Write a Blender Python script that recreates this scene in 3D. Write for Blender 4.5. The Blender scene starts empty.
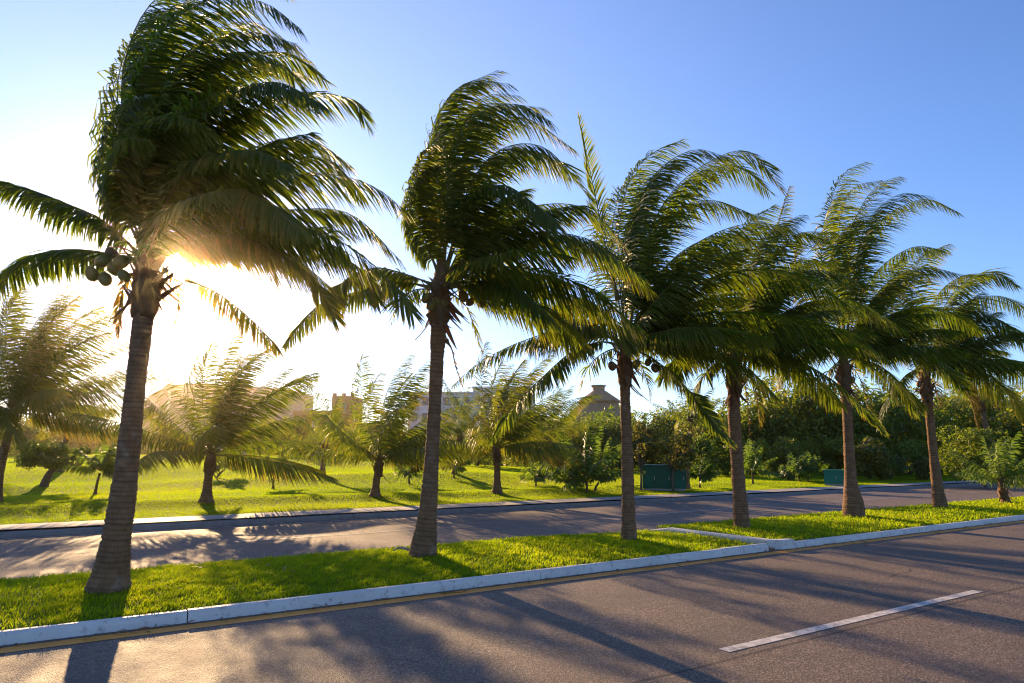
import bpy, math, random
import numpy as np
from mathutils import Matrix, Vector

scene = bpy.context.scene
COL = scene.collection
rng = np.random.default_rng(7)
random.seed(7)

# ------------------------------------------------------------------ camera
FPX, W, HGT = 682.67, 1024, 683
PITCH = math.atan(111.5 / FPX)
THETA = math.atan(1052 / FPX * math.cos(PITCH))
C0 = np.array([0, 0, 1.7])
FWD = np.array([math.cos(THETA) * math.cos(PITCH), math.sin(THETA) * math.cos(PITCH), math.sin(PITCH)])
RGT = np.array([math.sin(THETA), -math.cos(THETA), 0.0])
UPV = np.cross(RGT, FWD)
HF = np.array([math.cos(THETA), math.sin(THETA), 0.0])
cam_data = bpy.data.cameras.new("camera")
cam_data.sensor_width = 36
cam_data.lens = 24
cam_data.clip_start = 0.05
cam_data.clip_end = 6000
cam = bpy.data.objects.new("camera", cam_data)
COL.objects.link(cam)
M = Matrix.Identity(4)
for i in range(3):
    M[i][0], M[i][1], M[i][2], M[i][3] = RGT[i], UPV[i], -FWD[i], C0[i]
cam.matrix_world = M
scene.camera = cam

# ------------------------------------------------------------------ sky, sun, exposure
SUN_EL, SUN_AZ = math.radians(13.49), math.radians(83.84)       # azimuth from +X
SUN_DIR = np.array([math.cos(SUN_EL) * math.cos(SUN_AZ), math.cos(SUN_EL) * math.sin(SUN_AZ), math.sin(SUN_EL)])
world = bpy.data.worlds.new("World")
scene.world = world
world.use_nodes = True
wn, wl = world.node_tree.nodes, world.node_tree.links
wn.clear()
w_out = wn.new("ShaderNodeOutputWorld")
bg = wn.new("ShaderNodeBackground")
sky = wn.new("ShaderNodeTexSky")
sky.sky_type = 'NISHITA'
sky.sun_disc = False
sky.sun_elevation = SUN_EL
sky.sun_rotation = math.pi / 2 - SUN_AZ
sky.altitude = 0
sky.air_density = 1.0
sky.dust_density = 0.15
sky.ozone_density = 5.0
bg.inputs['Strength'].default_value = 0.105
balance = wn.new("ShaderNodeMix"); balance.data_type = 'RGBA'; balance.blend_type = 'MULTIPLY'   # camera white balance of the sky
balance.inputs[0].default_value = 1.0
wl.new(sky.outputs[0], balance.inputs[6]); balance.inputs[7].default_value = (1.0, 0.90, 1.0, 1)
wl.new(balance.outputs[2], bg.inputs['Color'])
# the sun itself and its narrow aureole, part of the sky at infinity
tc = wn.new("ShaderNodeTexCoord")
dot = wn.new("ShaderNodeVectorMath"); dot.operation = 'DOT_PRODUCT'
nrm = wn.new("ShaderNodeVectorMath"); nrm.operation = 'NORMALIZE'
wl.new(tc.outputs['Generated'], nrm.inputs[0])
wl.new(nrm.outputs[0], dot.inputs[0]); dot.inputs[1].default_value = SUN_DIR
def aureole(power, k):
    mx = wn.new("ShaderNodeMath"); mx.operation = 'MAXIMUM'; wl.new(dot.outputs['Value'], mx.inputs[0]); mx.inputs[1].default_value = 0
    pw = wn.new("ShaderNodeMath"); pw.operation = 'POWER'; wl.new(mx.outputs[0], pw.inputs[0]); pw.inputs[1].default_value = power
    ml = wn.new("ShaderNodeMath"); ml.operation = 'MULTIPLY'; wl.new(pw.outputs[0], ml.inputs[0]); ml.inputs[1].default_value = k
    return ml
a1, a2, a3 = aureole(26000, 60.0), aureole(70, 0.10), aureole(4, 0.115)
ad = wn.new("ShaderNodeMath"); ad.operation = 'ADD'
wl.new(a1.outputs[0], ad.inputs[0]); wl.new(a2.outputs[0], ad.inputs[1])
bg2 = wn.new("ShaderNodeBackground"); bg2.inputs['Color'].default_value = (1.0, 0.92, 0.80, 1)
ad2 = wn.new("ShaderNodeMath"); ad2.operation = 'ADD'; wl.new(ad.outputs[0], ad2.inputs[0]); wl.new(a3.outputs[0], ad2.inputs[1])
wl.new(ad2.outputs[0], bg2.inputs['Strength'])
adds = wn.new("ShaderNodeAddShader")
wl.new(bg.outputs[0], adds.inputs[0]); wl.new(bg2.outputs[0], adds.inputs[1])
wl.new(adds.outputs[0], w_out.inputs['Surface'])

sun_data = bpy.data.lights.new("sun", 'SUN')
sun_data.energy = 5.0
sun_data.angle = math.radians(0.5)
sun_data.color = (1.0, 0.66, 0.33)
sun = bpy.data.objects.new("sun", sun_data)
COL.objects.link(sun)
sun.rotation_euler = Vector(-SUN_DIR).to_track_quat('-Z', 'Y').to_euler()
sun.location = (0, 0, 30)

vs = scene.view_settings
vs.view_transform = 'Standard'
vs.look = 'None'
vs.exposure = 1.35
vs.gamma = 1
HAZE_D, HAZE_G = 0.0005, 0.955
vs.use_curve_mapping = False
scene.cycles.use_denoising = True
scene.cycles.filter_width = 1.15
scene.cycles.max_bounces = 8
scene.cycles.diffuse_bounces = 3
scene.cycles.glossy_bounces = 2
scene.cycles.transmission_bounces = 4
scene.cycles.volume_bounces = 0
scene.cycles.transparent_max_bounces = 8
scene.cycles.sample_clamp_indirect = 6

# ------------------------------------------------------------------ helpers: pixel -> place
def ray(x, y):
    return FWD + RGT * (x - 512) / FPX + UPV * (341.5 - y) / FPX

def gnd(x, y, z=0.0):
    d = ray(x, y)
    return C0 + d * ((z - C0[2]) / d[2])

def upright(x, y, base, off=0.0):
    """point seen at pixel x,y on the vertical plane through base that faces the road, moved off metres back"""
    d = ray(x, y)
    return C0 + d * ((np.dot(base - C0, HF) + off) / np.dot(d, HF))

def at_depth(x, dep, z):
    """ground spot in column x (at the horizon) at forward depth dep"""
    p = C0 + HF * dep + RGT * dep * (x - 512) / FPX * math.cos(PITCH) ** 1
    return np.array([p[0], p[1], z])

def smooth(a, b, x):
    t = np.clip((np.asarray(x, float) - a) / (b - a), 0, 1)
    return t * t * (3 - 2 * t)

def lawn_z(x, y):
    x, y = np.asarray(x, float), np.asarray(y, float)
    left = 1 - smooth(16, 42, x)
    z = 0.15 + 1.15 * smooth(24, 62, y) * left + 0.12 * smooth(21, 40, y)
    z = z + left * 0.16 * np.sin(x * 0.21 + 1.0) * np.sin(y * 0.33) * smooth(21, 30, y) * (1 - smooth(60, 80, y))
    z = z + 0.35 * np.exp(-((x - 46) / 7.0) ** 2 - ((y - 27) / 4.0) ** 2)
    z = z + 0.25 * np.exp(-((x - 57) / 6.0) ** 2 - ((y - 26) / 3.0) ** 2)
    z = z + left * 0.16 * np.exp(-((y - 22.6 - 0.5 * np.sin(x * .3)) / 1.1) ** 2) + left * 0.14 * np.exp(-((y - 33 - 1.2 * np.sin(x * .17)) / 2.2) ** 2)
    return z - 0.35 * smooth(70, 110, y) * left

# ------------------------------------------------------------------ helpers: objects
def tag(o, label=None, cat=None, group=None, kind=None):
    if label: o['label'] = label
    if cat: o['category'] = cat
    if group: o['group'] = group
    if kind: o['kind'] = kind
    return o

def empty(name, loc, label=None, cat=None, group=None, rz=0.0):
    o = bpy.data.objects.new(name, None)
    o.empty_display_size = 0.2
    o.location = tuple(float(v) for v in loc)
    o.rotation_euler = (0, 0, rz)
    COL.objects.link(o)
    return tag(o, label, cat, group)

def copy_thing(o, loc, rz=0.0, scale=1.0, label=None, group=None):
    c = o.copy(); COL.objects.link(c)
    c.location = tuple(float(v) for v in loc); c.rotation_euler = (0, 0, rz); c.scale = (scale,) * 3
    if label: c['label'] = label
    if group: c['group'] = group
    for ch in list(o.children):
        d = ch.copy(); COL.objects.link(d); d.parent = c
        for g in list(ch.children):
            e = g.copy(); COL.objects.link(e); e.parent = d
    return c

class Acc:
    """gathers shapes and links them as ONE mesh object"""
    def __init__(self):
        self.v, self.f4, self.f3, self.m4, self.m3, self.t, self.n = [], [], [], [], [], [], 0
        self.s4, self.s3 = [], []
    def add(self, v, quads=None, tris=None, mat=0, tint=0.0, smooth_=False):
        v = np.asarray(v, float).reshape(-1, 3)
        if quads is not None and len(quads):
            q = np.asarray(quads, np.int64) + self.n
            self.f4.append(q); self.m4.append(np.full(len(q), mat)); self.s4.append(np.full(len(q), smooth_))
        if tris is not None and len(tris):
            t = np.asarray(tris, np.int64) + self.n
            self.f3.append(t); self.m3.append(np.full(len(t), mat)); self.s3.append(np.full(len(t), smooth_))
        self.v.append(v)
        self.t.append(np.broadcast_to(np.asarray(tint, float), (len(v),)).copy())
        self.n += len(v)
    def box(self, lo, hi, mat=0):
        x0, y0, z0 = lo; x1, y1, z1 = hi
        v = [(x0, y0, z0), (x1, y0, z0), (x1, y1, z0), (x0, y1, z0), (x0, y0, z1), (x1, y0, z1), (x1, y1, z1), (x0, y1, z1)]
        self.add(v, [(0, 3, 2, 1), (4, 5, 6, 7), (0, 1, 5, 4), (1, 2, 6, 5), (2, 3, 7, 6), (3, 0, 4, 7)], mat=mat)
    def loft(self, rings, closed_ends=True, mat=0, smooth_=True, tint=0.0):
        rings = np.asarray(rings, float)            # (R, K, 3)
        R_, K = rings.shape[:2]
        idx = np.arange(R_ * K).reshape(R_, K)
        a, b = idx[:-1], idx[1:]
        q = np.stack([a, np.roll(a, -1, 1), np.roll(b, -1, 1), b], -1).reshape(-1, 4)
        v = rings.reshape(-1, 3)
        tris = []
        if closed_ends:
            v = np.vstack([v, rings[0].mean(0), rings[-1].mean(0)])
            c0, c1 = R_ * K, R_ * K + 1
            for k in range(K):
                k2 = (k + 1) % K
                tris.append((c0, idx[0][k2], idx[0][k])); tris.append((c1, idx[-1][k], idx[-1][k2]))
        tt = tint
        if np.ndim(tint) == 1 and len(tint) == R_:
            tt = np.repeat(tint, K)
            if closed_ends: tt = np.append(tt, [tint[0], tint[-1]])
        self.add(v, q, tris, mat, tt, smooth_)
    def tube(self, pts, radii, sides=8, mat=0, tint=0.0, ends=True):
        pts = np.asarray(pts, float); n = len(pts)
        radii = np.broadcast_to(np.asarray(radii, float), (n,))
        T = np.gradient(pts, axis=0); T /= np.linalg.norm(T, axis=1)[:, None] + 1e-9
        ref = np.array([0, 0, 1.0]) if abs(T[n // 2][2]) < 0.8 else np.array([1.0, 0, 0])
        A = np.cross(T, ref); A /= np.linalg.norm(A, axis=1)[:, None] + 1e-9
        B = np.cross(T, A)
        an = np.linspace(0, 2 * math.pi, sides, endpoint=False)
        rings = pts[:, None] + radii[:, None, None] * (A[:, None] * np.cos(an)[None, :, None] + B[:, None] * np.sin(an)[None, :, None])
        self.loft(rings, ends, mat, True, tint)
    def build(self, name, mats, parent=None, origin=(0, 0, 0)):
        me = bpy.data.meshes.new(name)
        v = np.vstack(self.v) - np.asarray(origin, float)
        f4 = np.vstack(self.f4) if self.f4 else np.zeros((0, 4), np.int64)
        f3 = np.vstack(self.f3) if self.f3 else np.zeros((0, 3), np.int64)
        loops = np.concatenate([f4.ravel(), f3.ravel()]).astype(np.int32)
        starts = np.concatenate([np.arange(len(f4)) * 4, len(f4) * 4 + np.arange(len(f3)) * 3]).astype(np.int32)
        me.vertices.add(len(v)); me.vertices.foreach_set('co', v.astype(np.float32).ravel())
        me.loops.add(len(loops)); me.loops.foreach_set('vertex_index', loops)
        me.polygons.add(len(starts)); me.polygons.foreach_set('loop_start', starts)
        cat = lambda a, b: np.concatenate((a + b) or [np.zeros(0)])
        mi = cat(self.m4, self.m3).astype(np.int32); sm = cat(self.s4, self.s3).astype(bool)
        if not isinstance(mats, (list, tuple)): mats = [mats]
        for m in mats: me.materials.append(m)
        me.polygons.foreach_set('material_index', mi)
        me.polygons.foreach_set('use_smooth', sm)
        at = me.attributes.new('tint', 'FLOAT', 'POINT')
        at.data.foreach_set('value', np.concatenate(self.t).astype(np.float32))
        me.update(calc_edges=True); me.validate()
        o = bpy.data.objects.new(name, me)
        COL.objects.link(o)
        if parent is not None: o.parent = parent
        return o

# ------------------------------------------------------------------ materials
class Mat:
    def __init__(self, name):
        self.m = bpy.data.materials.new(name); self.m.use_nodes = True
        self.n, self.l = self.m.node_tree.nodes, self.m.node_tree.links
        self.bsdf = self.n['Principled BSDF']; self.out = self.n['Material Output']
        self._co = None
    def co(self):
        if self._co is None: self._co = self.n.new("ShaderNodeTexCoord").outputs['Object']
        return self._co
    def mapped(self, scale=(1, 1, 1)):
        mp = self.n.new("ShaderNodeMapping"); self.l.new(self.co(), mp.inputs['Vector']); mp.inputs['Scale'].default_value = scale
        return mp.outputs[0]
    def noise(self, scale, detail=3, rough=0.55, vec=None, dist=0.0):
        t = self.n.new("ShaderNodeTexNoise"); self.l.new(vec or self.co(), t.inputs['Vector'])
        t.inputs['Scale'].default_value = scale; t.inputs['Detail'].default_value = detail
        t.inputs['Roughness'].default_value = rough; t.inputs['Distortion'].default_value = dist
        return t.outputs['Fac']
    def ramp(self, fac, stops):
        r = self.n.new("ShaderNodeValToRGB"); self.l.new(fac, r.inputs[0])
        e = r.color_ramp.elements
        while len(e) < len(stops): e.new(0.5)
        for k, (p, c) in enumerate(stops):
            e[k].position = p
            e[k].color = (c if isinstance(c, (tuple, list)) else (c, c, c)) + (() if isinstance(c, (tuple, list)) and len(c) == 4 else (1,)) if isinstance(c, tuple) else (c, c, c, 1)
        return r.outputs[0]
    def mix(self, fac, a, b, mode='MIX'):
        x = self.n.new("ShaderNodeMix"); x.data_type = 'RGBA'; x.blend_type = mode
        for sock, val in ((x.inputs[0], fac), (x.inputs[6], a), (x.inputs[7], b)):
            if hasattr(val, 'is_linked') or hasattr(val, 'node'): self.l.new(val, sock)
            elif isinstance(val, tuple): sock.default_value = val + (1,) if len(val) == 3 else val
            else: sock.default_value = val
        return x.outputs[2]
    def math(self, op, a, b=0.0):
        x = self.n.new("ShaderNodeMath"); x.operation = op
        for sock, val in ((x.inputs[0], a), (x.inputs[1], b)):
            if hasattr(val, 'node'): self.l.new(val, sock)
            else: sock.default_value = val
        return x.outputs[0]
    def attr(self, name='tint'):
        a = self.n.new("ShaderNodeAttribute"); a.attribute_name = name
        return a.outputs['Fac']
    def xyz(self):
        s = self.n.new("ShaderNodeSeparateXYZ"); self.l.new(self.co(), s.inputs[0]); return s.outputs
    def bump(self, h, strength=0.3, dist=0.01):
        b = self.n.new("ShaderNodeBump"); b.inputs['Strength'].default_value = strength; b.inputs['Distance'].default_value = dist
        self.l.new(h, b.inputs['Height']); self.l.new(b.outputs[0], self.bsdf.inputs['Normal'])
        return b.outputs[0]
    def color(self, c):
        if isinstance(c, tuple): self.bsdf.inputs['Base Color'].default_value = c + (1,)
        else: self.l.new(c, self.bsdf.inputs['Base Color'])
    def rough(self, r):
        if isinstance(r, float): self.bsdf.inputs['Roughness'].default_value = r
        else: self.l.new(r, self.bsdf.inputs['Roughness'])
    def spec(self, s): self.bsdf.inputs['Specular IOR Level'].default_value = s

def plain(name, c, r=0.6, spec=0.4, var=0.15, scale=6.0, metal=0.0):
    m = Mat(name)
    n = m.noise(scale, 4)
    lo, hi = tuple(v * (1 - var) for v in c), tuple(min(1, v * (1 + var)) for v in c)
    m.color(m.ramp(n, [(0.3, lo), (0.7, hi)])); m.rough(r); m.spec(spec)
    m.bsdf.inputs['Metallic'].default_value = metal
    return m.m

def leaf_mat(name, stops, tstops, trans=0.45, rough=0.45, spec=0.35, nscale=1.3, own=0.2):
    """tint 0..1 picks the leaf's own colour (fresh, old, dry)"""
    m = Mat(name)
    t = m.attr()
    n = m.noise(nscale, 2)
    oi = m.n.new("ShaderNodeObjectInfo").outputs['Random']
    t2 = m.math('ADD', m.math('ADD', t, m.math('MULTIPLY', m.math('SUBTRACT', n, 0.5), 0.25)), m.math('MULTIPLY', m.math('SUBTRACT', oi, 0.5), own))
    m.color(m.ramp(t2, stops)); m.rough(rough); m.spec(spec)
    tr = m.n.new("ShaderNodeBsdfTranslucent"); m.l.new(m.ramp(t2, tstops), tr.inputs['Color'])
    mx = m.n.new("ShaderNodeMixShader"); mx.inputs[0].default_value = trans
    m.l.new(m.bsdf.outputs[0], mx.inputs[1]); m.l.new(tr.outputs[0], mx.inputs[2])
    m.l.new(mx.outputs[0], m.out.inputs['Surface'])
    return m.m

M_FROND = leaf_mat("palm_leaflet",
    [(0.0, (0.056, 0.080, 0.014)), (0.4, (0.100, 0.118, 0.016)), (0.7, (0.18, 0.15, 0.024)), (1.0, (0.24, 0.115, 0.035))],
    [(0.0, (0.14, 0.23, 0.010)), (0.4, (0.25, 0.32, 0.012)), (0.7, (0.44, 0.34, 0.02)), (1.0, (0.44, 0.19, 0.04))], trans=0.45, rough=0.5, spec=0.25)
M_RACHIS = leaf_mat("palm_rachis", [(0.0, (0.20, 0.18, 0.045)), (1.0, (0.20, 0.12, 0.05))], [(0.0, (0.1, 0.1, 0.02)), (1.0, (0.2, 0.1, 0.03))], trans=0.12, rough=.65, spec=.12)
M_SAP = leaf_mat("young_leaf",
    [(0.0, (0.05, 0.10, 0.02)), (0.5, (0.085, 0.14, 0.026)), (1.0, (0.16, 0.17, 0.04))],
    [(0.0, (0.12, 0.22, 0.02)), (0.5, (0.22, 0.33, 0.03)), (1.0, (0.36, 0.34, 0.05))], trans=0.48)
M_TREE = leaf_mat("broad_leaf",
    [(0.0, (0.055, 0.095, 0.014)), (0.5, (0.105, 0.145, 0.020)), (1.0, (0.18, 0.18, 0.028))],
    [(0.0, (0.14, 0.23, 0.010)), (0.5, (0.26, 0.34, 0.012)), (1.0, (0.44, 0.38, 0.02))], trans=0.5, nscale=0.7, own=0.5)
M_TREE_Y = leaf_mat("yellow_green_leaf",
    [(0.0, (0.07, 0.10, 0.02)), (0.5, (0.11, 0.13, 0.024)), (1.0, (0.19, 0.14, 0.03))],
    [(0.0, (0.16, 0.22, 0.02)), (0.5, (0.28, 0.27, 0.03)), (1.0, (0.40, 0.25, 0.04))], trans=0.45, nscale=0.7)
M_GRASS = leaf_mat("grass_blade",
    [(0.0, (0.070, 0.130, 0.005)), (0.5, (0.115, 0.17, 0.006)), (1.0, (0.20, 0.19, 0.02))],
    [(0.0, (0.27, 0.43, 0.003)), (0.5, (0.44, 0.58, 0.004)), (1.0, (0.62, 0.56, 0.02))], trans=0.58, rough=0.6, spec=0.12, nscale=0.8)

def trunk_mat():
    m = Mat("palm_bark")
    t = m.attr()                       # ring phase
    n1 = m.noise(9, 5); n2 = m.noise(40, 3, vec=m.mapped((1, 1, 0.25)))
    base = m.ramp(n1, [(0.25, (0.12, 0.058, 0.026)), (0.5, (0.22, 0.115, 0.056)), (0.8, (0.33, 0.19, 0.10))])
    ringed = m.mix(m.ramp(t, [(0.0, 0.9), (0.35, 0.35), (1.0, 0.0)]), base, (0.05, 0.034, 0.024))
    fib = m.mix(m.math('MULTIPLY', n2, 0.35), ringed, (0.28, 0.17, 0.09))
    fib = m.mix(m.ramp(m.noise(3.3, 5, 0.7), [(0.56, 0.0), (0.68, 0.45)]), fib, (0.30, 0.27, 0.22))
    m.color(fib); m.rough(0.85); m.spec(0.1)
    h = m.math('ADD', m.math('MULTIPLY', n2, 0.6), m.math('MULTIPLY', n1, 0.8))
    m.bump(h, 0.9, 0.02)
    return m.m
M_TRUNK = trunk_mat()
M_HUSK = leaf_mat("fibre_husk", [(0.0, (0.14, 0.085, 0.045)), (1.0, (0.25, 0.15, 0.08))], [(0.0, (0.3, 0.14, 0.05)), (1.0, (0.4, 0.2, 0.07))], trans=0.2, rough=0.9, spec=0.1)
M_NUT_G = plain("green_coconut", (0.20, 0.15, 0.03), 0.45, 0.4, 0.25, 8)
M_NUT_B = plain("brown_coconut", (0.20, 0.11, 0.045), 0.6, 0.3, 0.25, 8)
M_WOOD = plain("tree_bark", (0.13, 0.10, 0.075), 0.9, 0.15, 0.3, 9)

def asphalt(name, tone=1.0, seam=4.06):
    m = Mat(name)
    v = m.n.new("ShaderNodeTexVoronoi"); m.l.new(m.co(), v.inputs['Vector']); v.inputs['Scale'].default_value = 78
    big = m.noise(0.35, 4, vec=m.mapped((0.35, 1.0, 1))); mid = m.noise(2.2, 4); fine = m.noise(150, 2)
    stone = m.ramp(v.outputs['Color'], [(0.0, (0.026 * tone, 0.019 * tone, 0.015 * tone)), (0.55, (0.092 * tone, 0.068 * tone, 0.054 * tone)), (1.0, (0.30 * tone, 0.225 * tone, 0.18 * tone))])
    c = m.mix(m.ramp(big, [(0.35, 0.0), (0.65, 0.4)]), stone, (0.10 * tone, 0.070 * tone, 0.054 * tone))
    c = m.mix(m.ramp(mid, [(0.4, 0.0), (0.75, 0.35)]), c, (0.042 * tone, 0.037 * tone, 0.036 * tone))
    x, y, z = m.xyz()
    wob = m.math('ADD', y, m.math('MULTIPLY', m.math('SUBTRACT', m.noise(0.8, 3), 0.5), 0.06))
    dist = m.math('ABSOLUTE', m.math('SUBTRACT', wob, seam))
    c = m.mix(m.ramp(dist, [(0.0, 0.75), (0.014, 0.6), (0.03, 0.0)]), c, (0.018, 0.016, 0.015))
    tyre = m.math('ABSOLUTE', m.math('SUBTRACT', m.math('FRACT', m.math('MULTIPLY', y, 0.55)), 0.5))
    c = m.mix(m.ramp(m.math('ADD', tyre, m.math('MULTIPLY', m.math('SUBTRACT', big, .5), .3)), [(0.05, 0.26), (0.28, 0.0)]), c, (0.055 * tone, 0.046 * tone, 0.042 * tone))
    vc = m.n.new("ShaderNodeTexVoronoi"); vc.feature = 'DISTANCE_TO_EDGE'; vc.inputs['Scale'].default_value = 0.42
    dn = m.n.new("ShaderNodeMix"); dn.data_type = 'VECTOR'; dn.inputs[0].default_value = .22
    nz = m.n.new("ShaderNodeTexNoise"); nz.inputs['Scale'].default_value = 2.0; m.l.new(m.co(), nz.inputs['Vector'])
    m.l.new(m.co(), dn.inputs[4]); m.l.new(nz.outputs['Color'], dn.inputs[5]); m.l.new(dn.outputs[1], vc.inputs['Vector'])
    crack = m.math('MULTIPLY', m.ramp(vc.outputs['Distance'], [(0.0, 1.0), (0.003, 0.6), (0.007, 0.0)]), m.ramp(m.noise(0.23, 2), [(0.52, 0.0), (0.60, 0.8)]))
    c = m.mix(crack, c, (0.014, 0.012, 0.011))
    stain = m.ramp(m.noise(0.9, 4, 0.6), [(0.62, 0.0), (0.72, 0.4)])
    c = m.mix(stain, c, (0.03, 0.026, 0.024))
    m.color(c)
    m.rough(m.ramp(mid, [(0.3, 0.70), (0.7, 0.82)])); m.spec(0.34)
    h = m.math('ADD', m.math('MULTIPLY', v.outputs['Distance'], 1.0), m.math('MULTIPLY', fine, 0.35))
    m.bump(h, 0.75, 0.006)
    return m.m
M_ROAD = asphalt("near_asphalt", 1.42)
M_ROAD2 = asphalt("far_asphalt", 1.5, 14.2)

def paint_mat(name, c, under, wear=(0.52, 0.62), rough=0.6, sc=7):
    m = Mat(name)
    n1 = m.noise(sc, 6, 0.65); n2 = m.noise(55, 3)
    f = m.math('ADD', m.math('MULTIPLY', n1, 0.8), m.math('MULTIPLY', n2, 0.25))
    big = m.ramp(m.noise(1.7, 3), [(0.3, 0.86), (0.7, 1.0)])
    m.color(m.mix(m.ramp(f, [(wear[0], 0.0), (wear[1], 1.0)]), m.mix(1.0, c, big, 'MULTIPLY'), under))
    m.rough(rough); m.spec(0.35); m.bump(f, 0.35, 0.006)
    return m.m
M_KERB = paint_mat("white_kerb_paint", (0.68, 0.64, 0.59), (0.34, 0.29, 0.26), (0.56, 0.70), sc=11)
M_KERB_GREY = paint_mat("grey_kerb", (0.22, 0.20, 0.19), (0.10, 0.09, 0.085), (0.5, 0.8))
M_YELLOW = paint_mat("yellow_road_paint", (0.80, 0.29, 0.006), (0.30, 0.12, 0.02), (0.50, 1.0), sc=5)
M_WHITE_LINE = paint_mat("white_road_paint", (0.66, 0.63, 0.60), (0.12, 0.10, 0.09), (0.46, 0.74), sc=11)
M_FADED = paint_mat("faded_road_paint", (0.42, 0.40, 0.39), (0.11, 0.1, 0.095), (0.45, 0.7), sc=6)

def concrete():
    m = Mat("pavement_concrete")
    n1 = m.noise(1.1, 5); n2 = m.noise(40, 3)
    x, y, z = m.xyz()
    fr = m.math('FRACT', m.math('MULTIPLY', x, 0.5))
    joint = m.ramp(m.math('ABSOLUTE', m.math('SUBTRACT', fr, 0.5)), [(0.0, 1.0), (0.012, 1.0), (0.016, 0.0)])
    c = m.ramp(n1, [(0.3, (0.27, 0.245, 0.225)), (0.7, (0.38, 0.35, 0.33))])
    c = m.mix(m.math('MULTIPLY', n2, 0.3), c, (0.2, 0.18, 0.17))
    m.color(m.mix(joint, c, (0.10, 0.09, 0.085))); m.rough(0.8); m.bump(n2, 0.3, 0.004)
    return m.m
M_PAVE = concrete()

def soil(name, cols, sc=0.6):
    m = Mat(name)
    n1 = m.noise(sc, 5); n2 = m.noise(14, 4)
    c = m.ramp(n1, [(0.3, cols[0]), (0.7, cols[1])])
    m.color(m.mix(m.ramp(n2, [(0.45, 0.0), (0.8, 0.55)]), c, cols[2])); m.rough(0.95); m.spec(0.1); m.bump(n2, 0.8, 0.05)
    return m.m
M_TURF = soil("turf_ground", [(0.065, 0.125, 0.006), (0.10, 0.17, 0.008), (0.075, 0.075, 0.02)])
M_GROUND = soil("far_ground", [(0.08, 0.10, 0.03), (0.12, 0.13, 0.05), (0.10, 0.09, 0.05)], 0.05)

# ------------------------------------------------------------------ the setting
def sheet(name, x0, x1, y0, y1, z, m, nx=1, ny=1, zf=None):
    a = Acc()
    X, Y = np.meshgrid(np.linspace(x0, x1, nx + 1), np.linspace(y0, y1, ny + 1), indexing='ij')
    Z = np.full_like(X, z) if zf is None else zf(X, Y)
    idx = np.arange(X.size).reshape(X.shape)
    q = np.stack([idx[:-1, :-1], idx[1:, :-1], idx[1:, 1:], idx[:-1, 1:]], -1).reshape(-1, 4)
    a.add(np.stack([X, Y, Z], -1).reshape(-1, 3), q, smooth_=True)
    return tag(a.build(name, m), kind='structure')

KY0, KY1 = 7.90, 8.02          # near kerb, face and back
MB = 11.12                     # back edge of the median
FY = 17.62                     # far kerb face
sheet('ground', -900, 900, -900, 900, -0.06, M_GROUND)
sheet('near_road', -160, 420, 0.55, KY0 + 0.05, 0.0, M_ROAD)
sheet('far_road', -160, 420, MB - 0.1, FY + 0.05, 0.0, M_ROAD2)
sheet('pavement', -160, 420, FY + 0.15, 19.0, 0.15, M_PAVE)
sheet('near_pavement', -160, 420, -2.2, 0.40, 0.15, M_PAVE)
a = Acc(); a.box((-160, 0.40, -0.05), (420, 0.55, 0.154)); tag(a.build('near_pavement_kerb', M_KERB_GREY), kind='structure')
sheet('verge_lawn', -160, 420, -60, -2.2, 0.14, M_TURF)
sheet('lawn', -90, 230, 19.0, 150, 0, M_TURF, 320, 262, lawn_z)

def median_z(x, y):
    return 0.10 - 0.07 * smooth(7.5, 10.3, x) * (1 - smooth(10.9, 10.95, x)) + 0.05 * np.sin(np.clip((y - KY1) / (MB - KY1), 0, 1) * math.pi)
sheet('median_turf', -160, 10.80, KY1 - 0.02, MB, 0, M_TURF, 170, 8, median_z)
sheet('median_turf', 11.0, 420, KY1 - 0.02, MB, 0, M_TURF, 300, 8, median_z)

def kerb_run(name, x0, x1, ya, yb, m, seg=3.6, h=0.115, jit=0.006):
    """cast kerb stones with slight offsets, rounded top edge, one mesh"""
    a = Acc()
    x = x0; r = np.random.default_rng(int(abs(x0 * 10)) + 3)
    while x < x1 - 0.05:
        xe = min(x + seg * r.uniform(0.8, 1.3), x1)
        dz, dy = r.normal(0, jit, 2)
        n = max(2, int((xe - x) / 0.4) if x < 40 else 2)
        rings = []
        for xx in np.linspace(x + 0.006, xe - 0.006, n):
            w = r.normal(0, 0.0022, 8)
            z1 = h + dz
            rings.append([(xx, ya + dy + w[0], -0.06), (xx, ya + dy + 0.008 + w[1], z1 * 0.5), (xx, ya + dy + 0.014 + w[2], z1 - 0.028 + w[3]), (xx, ya + dy + 0.04 + w[4], z1 + w[5] * .5),
                          (xx, yb + dy - 0.02, z1 + w[6] * .5), (xx, yb + dy, z1 - 0.02), (xx, yb + dy, -0.06)])
        rings = np.array(rings)[:, ::-1]
        a.loft(rings, True, 0, False)
        x = xe
    return tag(a.build(name, m), kind='structure')
kerb_run('median_kerb', -140, 10.62, KY0, KY1, M_KERB)
kerb_run('median_kerb', 11.25, 300, KY0 - 0.02, KY1, M_KERB)
kerb_run('far_kerb', -140, 300, FY, FY + 0.15, M_KERB_GREY, 3.0)
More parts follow.
